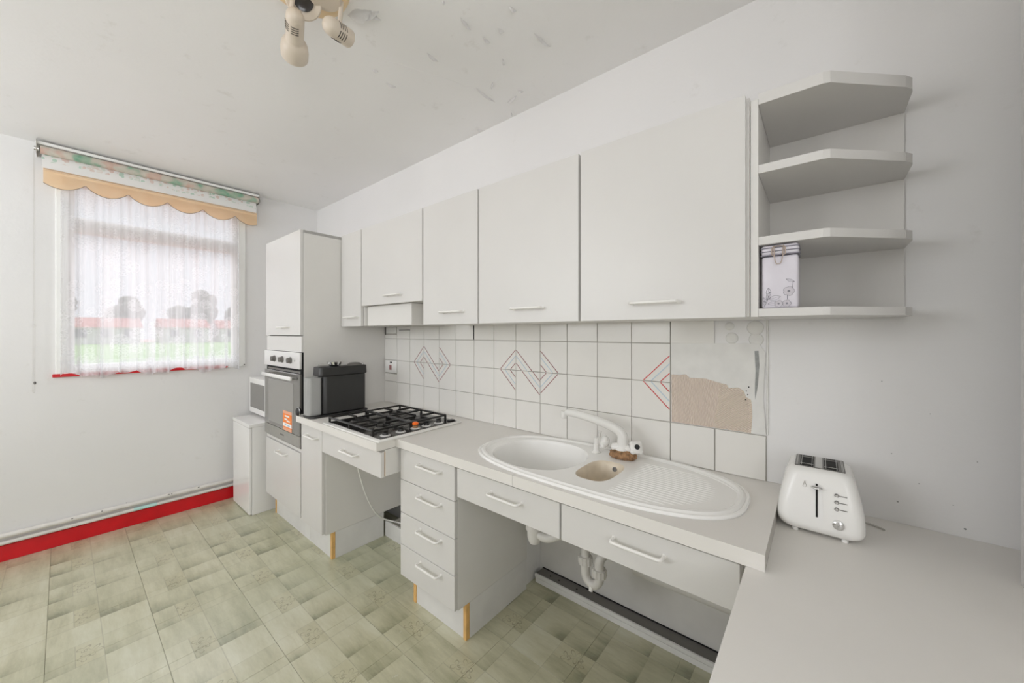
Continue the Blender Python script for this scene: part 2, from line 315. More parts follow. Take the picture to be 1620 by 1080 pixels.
def obj(name, bm, m, parent=None, smooth=False, label=None, cat=None, group=None, kind=None, angle=40):
    me = bpy.data.meshes.new(name); 
    if parent is not None: o0 = woff(parent)
    else:
        bm.verts.ensure_lookup_table()
        xs = [v.co.x for v in bm.verts]; ys = [v.co.y for v in bm.verts]; zs = [v.co.z for v in bm.verts]
        o0 = Vector(((min(xs)+max(xs))/2, (min(ys)+max(ys))/2, min(zs)))
    bmesh.ops.translate(bm, vec=-o0, verts=bm.verts)
    bm.to_mesh(me); bm.free()
    me.materials.append(M[m] if isinstance(m, str) else m)
    if smooth:
        for p in me.polygons: p.use_smooth = True
        try: me.set_sharp_from_angle(angle=math.radians(angle))
        except Exception: pass
    o = bpy.data.objects.new(name, me); COL.objects.link(o)
    if parent is not None: o.parent = parent
    else: o.location = o0
    OFF[o.name] = o0
    if label: o['label'] = label
    if cat: o['category'] = cat
    if group: o['group'] = group
    if kind: o['kind'] = kind
    return o
def thing(name, loc, label, cat, group=None, kind=None):
    o = bpy.data.objects.new(name, None); COL.objects.link(o); o.location = loc; o.empty_display_size = 0.05
    OFF[o.name] = Vector(loc); o['label'] = label
    if cat: o['category'] = cat
    if group: o['group'] = group
    if kind: o['kind'] = kind
    return o
def struct(name, bm, m, label=None, parent=None): return obj(name, bm, m, parent, label=label, kind='structure' if parent is None else None)
def sarea(name, loc, kind='structure'):
    o = bpy.data.objects.new(name, None); COL.objects.link(o); o.location = loc; OFF[o.name] = Vector(loc); o['kind'] = kind; return o

# ------------------------------------------------------------------ room shell
HC = 2.369; XR = 4.25; YF = -3.2; WT = 0.7803; TH = 0.1486
floor = struct('floor', box(B(), -0.05, XR+0.05, YF-0.05, 0.30, -0.12, -0.004), 'vinyl_joint')
# vinyl squares, 0.3 m, sharing meshes
def vinyl(x0, x1, y0, y1, cache={}):
    key = (round(x1-x0, 3), round(y1-y0, 3))
    if key not in cache:
        bm = B(); g = 0.00035; box(bm, g, key[0]-g, g, key[1]-g, -0.004, 0.0, 0.0006, 1)
        me = bpy.data.meshes.new('floor_tile'); bm.to_mesh(me); bm.free(); me.materials.append(M['vinyl']); cache[key] = me
    o = bpy.data.objects.new('floor_tile', cache[key]); COL.objects.link(o); o.parent = floor
    o.location = Vector((x0, y0, 0)) - woff(floor)
xs = [0.0] + [round(1.88+0.3*k, 3) for k in range(-6, 8) if 0.02 < 1.88+0.3*k < XR] + [XR]
ys = [YF] + [round(-0.61+0.3*k, 3) for k in range(-9, 3) if -0.61+0.3*k > YF+0.02] + [0.16]
for i in range(len(xs)-1):
    for j in range(len(ys)-1): vinyl(xs[i], xs[i+1], ys[j], ys[j+1])
ceil = struct('ceiling', box(B(), -0.3, XR+0.3, YF-0.3, 0.3, HC, HC+0.15), 'ceiling')
bm = B()   # window wall with its opening
Y0w, Y1w, Z0w, Z1w = -1.494, -0.550, 1.005, 2.225
box(bm, -0.28, 0, YF-0.3, Y0w, -0.05, HC); box(bm, -0.28, 0, Y1w, 0.3, -0.05, HC)
box(bm, -0.28, 0, Y0w, Y1w, -0.05, Z0w); box(bm, -0.28, 0, Y0w, Y1w, Z1w, HC)
wall_left = struct('wall_left', bm, 'wall')
bm = B()   # tiled wall: its lower part stands back below the counter
box(bm, 0, XR, 0.0, 0.30, 0.70, HC); box(bm, 0, 2.36, 0.0, 0.30, -0.05, 0.70)
wall_back = struct('wall_back', bm, 'wall')
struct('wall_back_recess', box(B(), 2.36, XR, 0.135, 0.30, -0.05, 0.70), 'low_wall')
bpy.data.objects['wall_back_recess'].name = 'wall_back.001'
bm = B(); ya3, yb3, za3, zb3 = -2.95, -1.55, 1.0, 2.2
box(bm, XR, XR+0.2, YF-0.3, ya3, -0.05, HC); box(bm, XR, XR+0.2, yb3, 0.3, -0.05, HC); box(bm, XR, XR+0.2, ya3, yb3, -0.05, za3); box(bm, XR, XR+0.2, ya3, yb3, zb3, HC)
struct('wall_right', bm, 'wall')
bm = B(); xa, xb, za, zb = 0.25, 2.25, 1.2, 2.25
box(bm, 0, xa, YF-0.2, YF, -0.05, HC); box(bm, xb, XR, YF-0.2, YF, -0.05, HC); box(bm, xa, xb, YF-0.2, YF, -0.05, za); box(bm, xa, xb, YF-0.2, YF, zb, HC)
struct('wall_front', bm, 'wall')
# skirting and pipes on window wall
bm = B(); box(bm, 0.0, 0.014, YF, -0.02, 0.0, 0.088, 0.002, 1); sk = struct('baseboard_left', bm, 'red', 'red gloss painted skirting board under the window wall pipes')
t = thing('heating_pipes', (0.03, -1.7, 0.1), 'pair of white painted pipes running above the red skirting', 'pipe')
obj('pipe', tube(B(), [(0.022, YF+0.01, 0.146), (0.022, -1.2, 0.144), (0.022, -0.03, 0.138)], 0.014, 12), 'pipe', t, True)
obj('pipe', tube(B(), [(0.020, YF+0.01, 0.107), (0.020, -1.2, 0.104), (0.020, -0.03, 0.100)], 0.011, 12), 'pipe', t, True)
obj('teal_patch', tube(B(), [(0.0205, -1.17, 0.1045), (0.0205, -1.06, 0.1042)], 0.0116, 12), 'teal', t, True, label='pale teal paint smear on the lower pipe')
for y in (-1.43, -1.31, -1.0, -0.985, -0.84):
    bm = B(); bmesh.ops.create_icosphere(bm, subdivisions=1, radius=1); bmesh.ops.scale(bm, vec=(0.003, random.uniform(0.003, 0.009), 0.003), verts=bm.verts)
    bmesh.ops.translate(bm, vec=(0.034, y, 0.151), verts=bm.verts); obj('paint_chip', bm, 'chip', t)
# ceiling paint flakes : long curled blisters of paint
FL = [(2.683,-0.363,2.693,-0.267),(2.302,-0.553,2.299,-0.490),(2.527,-0.581,2.516,-0.517),(2.527,-0.469,2.527,-0.428),(2.596,-0.462,2.603,-0.434),(2.303,-0.286,2.298,-0.149),(2.349,-0.231,2.389,-0.262),(2.338,-0.106,2.408,-0.122),(2.436,-0.150,2.453,-0.123),(2.050,-0.640,2.061,-0.617),(2.064,-0.035,2.079,-0.008),(2.296,-0.801,2.301,-0.748),(2.020,-0.560,2.030,-0.511),(2.304,-0.037,2.296,-0.008),(2.528,-0.665,2.528,-0.650),(2.512,-0.341,2.491,-0.304),(2.684,-0.509,2.692,-0.474)]
def flake(x0, y0, x1, y1, wd=0.007, drop=0.010):
    bm = B(); d = Vector((x1-x0, y1-y0, 0)); n = Vector((-d.y, d.x, 0)).normalized(); N = 9; prev = None
    for i in range(N+1):
        s = i/N; w = wd*math.sin(PI*min(max(s, 0.06), 0.94))*random.uniform(0.7, 1.2); c = Vector((x0, y0, HC)) + d*s + n*random.uniform(-0.0015, 0.0015)
        row = [bm.verts.new(c+n*w*k*0.5+Vector((0, 0, -drop*max(0, (k+1)/2)**1.6*math.sin(PI*s)-0.0002))) for k in (-1, -0.3, 0.4, 1)]
        if prev:
            for k in range(3): bm.faces.new((prev[k], prev[k+1], row[k+1], row[k]))
        prev = row
    r = bmesh.ops.solidify(bm, geom=bm.faces[:], thickness=0.0005)
    obj('paint_flake', bm, 'ceiling', ceil)
for f4 in FL: flake(*f4)
flake(2.23, -0.835, 2.31, -0.79, 0.03, 0.022); flake(2.25, -0.80, 2.33, -0.775, 0.016, 0.014)
bm = B(); tube(bm, [(2.11+0.19*s/8, -0.70+0.42*s/8+0.01*math.sin(s*2), HC-0.0003) for s in range(9)], 0.0004, 5); obj('crack_ridge', bm, 'ceiling', ceil)
# cornice shadow line trim
# ------------------------------------------------------------------ wall tiles
XT = 1.1108; TP = 0.15
def tile_mesh(w, hgt, cache={}):
    key = (round(w, 4), round(hgt, 4))
    if key not in cache:
        bm = B(); box(bm, 0.0012, w-0.0012, -0.006, 0.0, 0.0012, hgt-0.0012, 0.0012, 2)
        me = bpy.data.meshes.new('wall_tile'); bm.to_mesh(me); bm.free(); me.materials.append(M['tile'])
        cache[key] = me
    return cache[key]
tiles = {}
def wtile(i, j, w=TP, hgt=TH, dz=0.0):
    o = bpy.data.objects.new('wall_tile', tile_mesh(w-0.0008, hgt-0.0008)); COL.objects.link(o); o.parent = wall_back
    pos = Vector((XT+TP*i, 0, WT+TH*j+dz)); o.location = pos-woff(wall_back); o.rotation_euler = (random.uniform(-.0035, .0035), random.uniform(-.002, .002), random.uniform(-.0035, .0035))
    OFF[o.name] = pos; tiles[(i, j)] = o; return o
bm = B(); box(bm, XT, XT+TP*13, -0.0012, 0.0, WT-0.03, 1.43); box(bm, XT+TP*13, XT+TP*15, -0.0012, 0.0, WT-0.03, WT+TH)
obj('grout_bed', bm, 'grout', wall_back)
for i in range(15):
    for j in range(3):
        if i >= 13 and j > 0: continue
        if i == 0 and j == 1: wtile(0, 1, hgt=0.055); continue
        wtile(i, j)
for i in range(14):
    if i == 0: wtile(0, 3, hgt=0.03); continue
    wtile(i, 3)
for i in range(1, 6): wtile(i, 4, hgt=0.06)
# motif stripes on the printed tiles
def seg_clip(p, q, cuts_x, cz):
    ts = [0, 1]
    for c in cuts_x:
        if (p[0]-c)*(q[0]-c) < -1e-9: ts.append((c-p[0])/(q[0]-p[0]))
    if (p[1]-cz)*(q[1]-cz) < -1e-9: ts.append((cz-p[1])/(q[1]-p[1]))
    ts.sort(); L = lambda t: (p[0]+(q[0]-p[0])*t, p[1]+(q[1]-p[1])*t)
    return [(L(a), L(b)) for a, b in zip(ts, ts[1:]) if b-a > 1e-4]
def motif(i0, half, outer_m, inner_m, right_motif=False):
    zc = WT+TH*2; xl = XT+TP*i0; xr = xl+TP; per = {}
    for d, mk in ((0.104, outer_m), (0.074, 'stripe_blue'), (0.038, inner_m)):
        S = [((xl, zc+d), (xl-d, zc)), ((xl-d, zc), (xl, zc-d))]
        if not half:
            S += [((xl, zc+d), (xl+TP, zc+d-TP)), ]
            S += [((xr, zc-d), (xr+d, zc)), ((xr+d, zc), (xr, zc+d))]
        for p, q in S:
            for a, b in seg_clip(p, q, (xl, xr), zc):
                mx_, mz_ = (a[0]+b[0])/2, (a[1]+b[1])/2
                key = (int(math.floor((mx_-XT)/TP)), int(math.floor((mz_-WT)/TH)))
                per.setdefault((key, mk), []).append((a, b))
    for (key, mk), segs in per.items():
        if key not in tiles: continue
        bm = B()
        for a, b in segs:
            a = Vector((a[0], 0, a[1])); b = Vector((b[0], 0, b[1])); dd = (b-a).normalized(); a += dd*0.004; b -= dd*0.004; n = Vector((-dd.z, 0, dd.x))*0.0016
            y0, y1 = -0.0055, -0.0072
            v = [bm.verts.new(Vector((p.x, yy, p.z))) for yy in (y0, y1) for p in (a+n, b+n, b-n, a-n)]
            for fidx in ((0, 1, 2, 3), (7, 6, 5, 4), (0, 4, 5, 1), (1, 5, 6, 2), (2, 6, 7, 3), (3, 7, 4, 0)): bm.faces.new([v[k] for k in fidx])
        bmesh.ops.recalc_face_normals(bm, faces=bm.faces)
        obj('stripe_print', bm, mk, tiles[key])
motif(3, False, 'stripe_wine', 'stripe_wine'); motif(8, False, 'stripe_wine', 'stripe_wine'); motif(13, True, 'stripe_red', 'stripe_red')
ADH = [(3.064,1.109),(3.09,1.107),(3.115,1.113),(3.128,1.101),(3.181,1.102),(3.225,1.091),(3.248,1.086),(3.254,1.075),(3.282,1.08),(3.298,1.069),(3.304,1.05),(3.318,1.042),(3.321,1.018),(3.322,0.987),(3.320,0.955),(3.318,0.931),(3.065,0.931)]
obj('adhesive_patch', prism(B(), ADH, 'y', -0.0035, 0.0), 'adhesive', wall_back, label='beige combed tile adhesive left where tiles came off')
bm = B(); prism(bm, [(3.062, 1.227), (3.34, 1.23), (3.358, 1.2), (3.352, 1.05), (3.36, 0.932), (3.318, 0.931), (3.322, 0.987), (3.321, 1.018), (3.318, 1.042), (3.304, 1.05), (3.298, 1.069), (3.282, 1.08), (3.254, 1.075), (3.248, 1.086), (3.225, 1.091), (3.181, 1.102), (3.128, 1.101), (3.115, 1.113), (3.064, 1.109)], 'y', -0.0048, 0.0)
obj('plaster_patch', bm, 'plaster', wall_back)
obj('gouge', prism(B(), [(3.328,1.205),(3.339,1.206),(3.342,1.159),(3.337,1.088),(3.330,1.044),(3.329,1.081),(3.331, 1.14)], 'y', -0.0055, 0.0), 'gouge', wall_back, label='grey gouge down the bare plaster')
for x, z, r in ((3.255, 1.288, 0.014), (3.33, 1.282, 0.024), (3.262, 1.247, 0.019), (3.332, 1.243, 0.021)):
    obj('adhesive_dab', lathe(B(), [(0, r), (0.003, r*0.95), (0.005, r*0.7), (0.004, 0.0)], (x, 0, z), (0, -1, 0), 20), 'plaster', wall_back, True)
for x, z in ((3.305, 1.07), (3.309, 1.058), (3.303, 1.041), (3.312, 1.084)):
    obj('screw_hole', cyl(B(), (x, -0.0052, z), (x, 0, z), 0.0022, seg=8), 'dark', wall_back)
bm = B(); box(bm, 3.3605, 3.3665, -0.004, 0, 0.932, 1.306, 0.001, 1); obj('paint_ridge', bm, 'plaster', wall_back)
bm = B(); box(bm, XT+TP*6-0.005, XT+TP*6+0.002, -0.0065, 0, WT+TH*3+0.002, 1.306); obj('open_joint', bm, 'seal', wall_back)
bm = B(); box(bm, XT+0.001, XT+0.006, -0.006, 0, WT+TH*3+0.004, 1.306); obj('open_joint', bm, 'seal', wall_back)
bm = B(); box(bm, 1.29, 1.41, -0.0085, -0.003, 1.283, 1.287); obj('slit', bm, 'seal', wall_back)
bm = B(); box(bm, XT+0.012, XT+0.14, -0.004, 0, 1.262, 1.306, 0.001, 1); obj('rough_patch', bm, 'plaster', wall_back)
# small marks on the bare right-hand wall
for x, z, r in ((3.648, 0.93, .002), (3.629, 1.129, .002), (3.66, 0.80, .003), (3.70, 0.86, .0018), (3.76, 0.82, .0018), (3.78, 0.765, .0035), (3.72, 1.05, .0016), (3.80, 0.94, .0016)):
    obj('wall_mark', cyl(B(), (x, -0.0006, z), (x, 0, z), r*0.7, seg=8), 'gouge', wall_back)
# ------------------------------------------------------------------ window
win = sarea('window_1', (0, (Y0w+Y1w)/2, Z0w))
bm = B()     # casing flush with the wall and rebated frame
box(bm, -0.05, 0.012, Y0w, Y0w+0.052, Z0w, Z1w, 0.003, 1); box(bm, -0.05, 0.012, Y1w-0.045, Y1w, Z0w, Z1w, 0.003, 1)
box(bm, -0.05, 0.0115, Y0w+0.0525, Y1w-0.0455, Z1w-0.05, Z1w-0.0005, 0.003, 1); box(bm, -0.05, 0.0115, Y0w+0.0525, Y1w-0.0455, Z0w+0.0005, Z0w+0.03, 0.003, 1)
obj('casing', bm, 'frame', win)
bm = B(); a, b_ = Y0w+0.052, Y1w-0.045
box(bm, -0.075, -0.02, a, a+0.022, Z0w+0.03, Z1w-0.05, 0.003, 1); box(bm, -0.075, -0.02, b_-0.03, b_, Z0w+0.03, Z1w-0.05, 0.003, 1)
box(bm, -0.0745, -0.0205, a+0.0225, b_-0.0305, Z0w+0.031, Z0w+0.065, 0.003, 1)
obj('sash', bm, 'frame', win)
bm = B(); box(bm, -0.075, -0.012, a, b_, 1.885, 1.975, 0.004, 2); obj('transom', bm, 'frame', win)
bm = B(); box(bm, -0.052, -0.048, a+0.01, b_-0.01, Z0w+0.05, 1.89); obj('pane', bm, 'pane', win)
bm = B(); box(bm, -0.052, -0.048, a+0.01, b_-0.01, 1.97, Z1w-0.04); obj('pane', bm, 'pane', win)
bm = B(); box(bm, 0.0, 0.018, Y0w-0.012, Y1w-0.115, 1.003, 1.022, 0.002, 1); obj('window_sill', bm, 'red', win, label='thin red painted sill edge below the net curtain')
bm = B(); cyl(bm, (0.012, Y1w-0.008, 1.018), (0.016, Y1w-0.008, 1.018), 0.004, seg=8); obj('screw', bm, 'chip', win)
fill_win_rear = sarea('added_fill_window_rear', ((xa+xb)/2, YF-0.1, za))  # unseen window, added in the rear wall for the fill lamp outside
bm = B()
for x0, x1 in ((xa, xa+0.06), (xb-0.06, xb), ((xa+xb)/2-0.03, (xa+xb)/2+0.03)): box(bm, x0, x1, YF-0.12, YF-0.06, za, zb, 0.003, 1)
box(bm, xa+0.001, xb-0.001, YF-0.119, YF-0.061, za+0.001, za+0.06, 0.003, 1); box(bm, xa+0.001, xb-0.001, YF-0.119, YF-0.061, zb-0.06, zb-0.001, 0.003, 1); obj('added_window_frame', bm, 'frame', fill_win_rear)
for x0, x1 in ((xa+0.06, (xa+xb)/2-0.03), ((xa+xb)/2+0.03, xb-0.06)):
    bm = B(); box(bm, x0, x1, YF-0.092, YF-0.088, za+0.06, zb-0.06); obj('pane', bm, 'pane', fill_win_rear)
fill_win_side = sarea('added_fill_window_side', (XR+0.1, (ya3+yb3)/2, za3)); bm = B()  # unseen window, added in the right wall to let side fill in
for y0_, y1_ in ((ya3, ya3+0.05), (yb3-0.05, yb3), ((ya3+yb3)/2-0.025, (ya3+yb3)/2+0.025)): box(bm, XR+0.06, XR+0.12, y0_, y1_, za3, zb3, 0.003, 1)
box(bm, XR+0.061, XR+0.119, ya3+0.001, yb3-0.001, za3+0.001, za3+0.05, 0.003, 1); box(bm, XR+0.061, XR+0.119, ya3+0.001, yb3-0.001, zb3-0.05, zb3-0.001, 0.003, 1); obj('added_window_frame', bm, 'frame', fill_win_side)
bm = B(); box(bm, XR+0.088, XR+0.092, ya3+0.05, yb3-0.05, za3+0.05, zb3-0.05); obj('pane', bm, 'pane', fill_win_side)
# net curtain : gathered sheet
def net():
    bm = B(); NY, NZ = 300, 44; ya, yb_ = -1.475, -0.598; zt = 2.215; rows = []
    ph = [random.uniform(0, 6.28) for _ in range(8)]
    def fold(s, h):
        am = 0.30+0.85*h; v = 0
        for k, (fr, a_) in enumerate(((9.3, .30), (14.7, .36), (23.1, .30), (31.7, .18))): v += a_*math.sin(2*PI*fr*s+ph[k]+0.5*math.sin(5*s+ph[k+3])*h)
        return v*am
    for j in range(NZ+1):
        h = j/NZ; row = []
        for i in range(NY+1):
            s = i/NY; f_ = fold(s, h)
            y = ya+(yb_-ya)*s + 0.010*math.sin(2*PI*11*s+ph[5])*h
            z0 = 1.004+0.014*math.sin(2*PI*3.4*s+0.9)+0.008*math.sin(2*PI*9*s+ph[2])
            if s > 0.62: z0 -= 0.012*(s-0.62)/0.38
            row.append(bm.verts.new((0.034+0.0125*f_, y, zt+(z0-zt)*h)))
        rows.append(row)
    for j in range(NZ):
        for i in range(NY): bm.faces.new((rows[j][i], rows[j][i+1], rows[j+1][i+1], rows[j+1][i]))
    o = obj('net_curtain', bm, 'net', None, True, 'sheer white lace net curtain gathered across the window', 'curtain', angle=180)
    r = B(); cyl(r, (0.034, -1.49, 2.212), (0.034, -0.58, 2.212), 0.004, seg=8); obj('curtain_wire', r, 'frame', o)
net()
# roller blind with scalloped valance
rb = thing('roller_blind', (0.05, -1.02, 2.3), 'white floral roller blind rolled up with scalloped peach valance', 'blind')
bm = B(); box(bm, 0.03, 0.085, -1.565, -0.475, 2.338, 2.356, 0.003, 1); obj('head_rail', bm, 'frame', rb)
obj('rolled_fabric', cyl(B(), (0.081, -1.548, 2.309), (0.081, -0.486, 2.309), 0.0225, seg=24), 'roll', rb, True)
cusps = [-1.5675, -1.379, -1.197, -1.010, -0.821, -0.629, -0.44]
bm = B(); prism(bm, [(-1.543, 2.312), (-0.490, 2.312), (-0.490, 2.203), (-1.543, 2.203)], 'x', 0.0575, 0.0587); obj('blind_fabric', bm, 'blind', rb)
def scallop(y):
    for a_, b_ in zip(cusps, cusps[1:]):
        if a_ <= y <= b_: s = (y-a_)/(b_-a_); return 2.160-0.052*(math.sin(PI*s)**0.72)
    return 2.16
yy = [-1.538+(1.05)*k/150 for k in range(151)]
bm = B(); prev = None
for y in yy:
    row = [bm.verts.new((x, y, z)) for x, z in ((0.0625, 2.214), (0.064, 2.19), (0.0625, scallop(y)))] 
    if prev:
        for k in range(2): bm.faces.new((prev[k], row[k], row[k+1], prev[k+1]))
    prev = row
bmesh.ops.solidify(bm, geom=bm.faces[:], thickness=0.0012)
obj('scalloped_valance', bm, 'skirt_fabric', rb, False, 'peach valance with scalloped lower edge')
obj('piping', tube(B(), [(0.063, y, scallop(y)) for y in yy], 0.0016, 6), 'piping', rb)
obj('bottom_bar', cyl(B(), (0.062, -1.538, 2.205), (0.062, -0.488, 2.205), 0.005, seg=12), 'skirt_fabric', rb, True)
for y in (-1.562, -0.478):
    bm = B(); box(bm, 0.0, 0.095, y-0.0015, y+0.0015, 2.285, 2.362, 0.001, 1); cyl(bm, (0.081, y-0.008, 2.309), (0.081, y+0.008, 2.309), 0.012, seg=12); obj('bracket', bm, 'steel', rb)
bm = B(); tube(bm, [(0.062, -1.568, 2.30), (0.058, -1.568, 1.6), (0.05, -1.568, 0.93), (0.046, -1.571, 0.922), (0.046, -1.575, 0.93), (0.05, -1.5735, 1.6), (0.056, -1.5725, 2.30)], 0.0008, 5); obj('cord', bm, 'edge', rb, label='thin looped pull cord')
bm = B(); lathe(bm, [(0, 0.001), (0.004, 0.005), (0.014, 0.005), (0.018, 0.001)], (0.05, -1.568, 0.99), (0, 0, -1), 10); obj('cord_toggle', bm, 'grey', rb)

# ------------------------------------------------------------------ cabinets
def d_handle(x0, x1, y, z, m='handle', parent=None, r=0.0046, out=0.030, slim=False):
    bm = B(); pts = []
    k = 0.010
    pts.append((x0+0.002, y, z)); pts.append((x0+0.002, y-out+k, z))
    for i in range(1, 6):
        a = PI/2*i/5; pts.append((x0+0.002+k*(1-math.cos(a)), y-out+k-k*math.sin(a), z))
    for i in range(0, 6):
        a = PI/2*i/5; pts.append((x1-0.002-k+k*math.sin(a), y-out+k*(1-math.cos(a)), z))
    pts.append((x1-0.002, y, z))
    tube(bm, pts, r, 10)
    for x in (x0+0.002, x1-0.002): cyl(bm, (x, y+0.0003, z), (x, y-0.004, z), r*1.45, r*1.2, 10)
    return obj('handle', bm, m, parent, True)
def wallcab(x0, x1, z0, z1, label, hx, hz, grp=True):
    t = thing('wall_cabinet', ((x0+x1)/2, -0.15, z0), label, 'cabinet', 'wall cabinets along the tiled wall' if grp else None)
    bm = B(); box(bm, x0+0.0005, x1-0.0005, -0.300, -0.0085, z0+0.001, z1, 0.0008, 1); obj('carcass', bm, 'cab_side', t)
    bm = B(); box(bm, x0+0.0015, x1-0.0075, -0.320, -0.3025, z0-0.001, z1+0.001, 0.0012, 2); dr = obj('door', bm, 'cab', t)
    d_handle(hx, hx+0.142, -0.320, hz, parent=dr)
    return t
wallcab(1.115, 1.368, 1.307, 1.890, 'narrow white wall cabinet beside the tall oven housing', 1.19, 1.362)
wallcab(1.368, 1.968, 1.428, 1.890, 'short white wall cabinet above the hob, over the extractor hood', 1.645, 1.471)
wallcab(1.968, 2.358, 1.307, 1.890, 'tall narrow white wall cabinet, just right of the extractor cabinet', 2.122, 1.362)
wallcab(2.358, 2.853, 1.307, 1.890, 'square white wall cabinet above the right zigzag tile motif', 2.555, 1.360)
wallcab(2.853, 3.351, 1.307, 1.891, 'largest looking white wall cabinet beside the open corner shelves', 3.038, 1.357)
# extractor hood box
t = thing('extractor_hood', (1.6, -0.15, 1.307), 'plain white extractor housing recessed below the short wall cabinet', 'extractor hood')
bm = B(); box(bm, 1.372, 1.82, -0.283, -0.0085, 1.308, 1.4265, 0.002, 1); obj('housing', bm, 'cab_side', t)
bm = B(); box(bm, 1.40, 1.79, -0.26, -0.03, 1.3055, 1.309, 0.001, 1); obj('filter_panel', bm, 'edge', t)
# open corner shelves
t = thing('corner_shelf_unit', (3.5, -0.15, 1.306), 'open white angled corner shelf unit at the end of the wall cabinets', 'shelf unit')
bm = B(); box(bm, 3.3525, 3.370, -0.302, -0.001, 1.307, 1.880, 0.0008, 1); obj('side_panel', bm, 'cab_side', t)
bm = B(); box(bm, 3.370, 3.672, -0.006, -0.001, 1.320, 1.885); obj('back_panel', bm, 'cab_side', t)
for z, zl in ((1.308, 1.328), (1.495, 1.516), (1.683, 1.705), (1.864, 1.892)):
    bm = B(); R_ = 0.012; pts = [(3.3705, -0.0062), (3.3705, -0.302), (3.500, -0.302), (3.5135, -0.297), (3.656, -0.157), (3.670, -0.135), (3.672, -0.12), (3.672, -0.0062)]
    prism(bm, pts, 'z', z, zl); obj('shelf', bm, 'cab', t)
# tin on the lowest shelf
t = thing('storage_tin', (3.413, -0.25, 1.328), 'pale lilac clip top tin printed with grey flowers, on the lowest open shelf', 'tin')
x0, x1, y0, y1 = 3.3765, 3.4535, -0.293, -0.216
bm = B(); box(bm, x0, x1, y0, y1, 1.3283, 1.464, 0.007, 3); obj('tin_body', bm, 'tin', t, True)
bm = B(); box(bm, x0-0.001, x1+0.001, y0-0.001, y1+0.001, 1.466, 1.4925, 0.007, 3); lid = obj('lid', bm, 'tin', t, True)
for z in (1.466, 1.476, 1.485):
    bm = B(); box(bm, x0-0.0022, x1+0.0022, y0-0.0022, y1+0.0022, z-0.0014, z+0.0014, 0.001, 1); obj('lid_band', bm, 'tin_line', lid)
cx_ = 3.413
for s_ in (-1, 1):
    bm = B(); tube(bm, [(cx_+s_*0.010, y0-0.004, 1.489), (cx_+s_*0.014, y0-0.006, 1.482), (cx_+s_*0.014, y0-0.006, 1.467), (cx_+s_*0.009, y0-0.005, 1.462)], 0.0013, 6); obj('clasp_wire', bm, 'gold', t, True)
bm = B(); tube(bm, [(cx_-0.010, y0-0.005, 1.486), (cx_-0.009, y0-0.007, 1.465), (cx_-0.007, y0-0.007, 1.449), (cx_-0.004, y0-0.006, 1.442), (cx_+0.004, y0-0.006, 1.442), (cx_+0.007, y0-0.007, 1.449), (cx_+0.009, y0-0.007, 1.465), (cx_+0.010, y0-0.005, 1.486), (cx_, y0-0.005, 1.488), (cx_-0.010, y0-0.005, 1.486)], 0.0012, 6); obj('clasp_loop', bm, 'gold', t, True)
bm = B(); yp = y0-0.0006
def leafp(cx, cz, ang, L, wd):
    n = 10; pts = []
    for i in range(n+1): s = i/n; pts.append((s*L, wd*math.sin(PI*s)))
    for i in range(n-1, 0, -1): s = i/n; pts.append((s*L, -wd*math.sin(PI*s)))
    P3 = [Vector((cx+p[0]*math.cos(ang)-p[1]*math.sin(ang), yp, cz+p[0]*math.sin(ang)+p[1]*math.cos(ang))) for p in pts]
    tube(bm, P3+[P3[0]], 0.0003, 4, False); tube(bm, [P3[0], P3[n]], 0.0002, 4, False)
for cx, cz, an, L in ((3.388, 1.350, 1.25, .022), (3.392, 1.358, 1.6, .024), (3.386, 1.344, 2.0, .015), (3.392, 1.352, 0.25, .026), (3.390, 1.340, 0.1, .022), (3.384, 1.336, 1.7, .013)): leafp(cx, cz, an, L, L*0.22)
tube(bm, [(3.382, yp, 1.333), (3.389, yp, 1.347), (3.394, yp, 1.372)], 0.0003, 4, False)
leafp(3.428, 1.402, -0.45, .02, .003); tube(bm, [(3.441, yp, 1.378), (3.443, yp, 1.396)], 0.0004, 4, False); tube(bm, [(3.431, yp, 1.362), (3.431, yp, 1.350)], 0.0005, 4, False)
obj('leaf_print', bm, 'tin_line', t)
for cx, cz, r in ((3.434, 1.371, .012), (3.413, 1.340, .009), (3.430, 1.340, .009)):
    bm = B(); N_ = 60; pr = [(cx+r*(0.82+0.18*abs(math.cos(2.5*a)))*math.cos(a), cz+r*(0.82+0.18*abs(math.cos(2.5*a)))*math.sin(a)) for a in [2*PI*k/N_ for k in range(N_)]]
    prism(bm, pr, 'y', yp-0.0002, y0+0.001); fo = obj('flower_print', bm, 'tin_petal', t); bm = B()
    tube(bm, [(x_, yp-0.0003, z_) for x_, z_ in pr+[pr[0]]], 0.0003, 4, False); cyl(bm, (cx, yp-0.0006, cz), (cx, y0, cz), r*0.26, seg=12); obj('flower_outline', bm, 'tin_line', fo)

# tall oven housing
t = thing('oven_housing_cabinet', (0.82, -0.28, 0.0), 'tall white cabinet housing the built in oven', 'cabinet')
bm = B(); X0, X1 = 0.520, XT-0.0005
box(bm, X0, X0+0.018, -0.545, -0.001, 0.150, 1.885, 0.0008, 1); box(bm, X1-0.018, X1, -0.545, -0.001, 0.150, 1.885, 0.0008, 1)
box(bm, X0, X1, -0.545, -0.001, 1.867, 1.885); box(bm, X0+0.018, X1-0.018, -0.02, -0.002, 0.15, 1.867); box(bm, X0+0.018, X1-0.018, -0.54, -0.02, 1.15, 1.168); box(bm, X0+0.018, X1-0.018, -0.54, -0.02, 0.548, 0.566); box(bm, X0+0.018, X1-0.018, -0.54, -0.02, 0.15, 0.168)
obj('carcass', bm, 'cab_side', t)
bm = B(); box(bm, X0+0.003, X1-0.003, -0.5635, -0.5465, 1.251, 1.885, 0.0012, 2); d = obj('door', bm, 'cab', t); d_handle(0.800, 0.942, -0.5635, 1.301, parent=d)
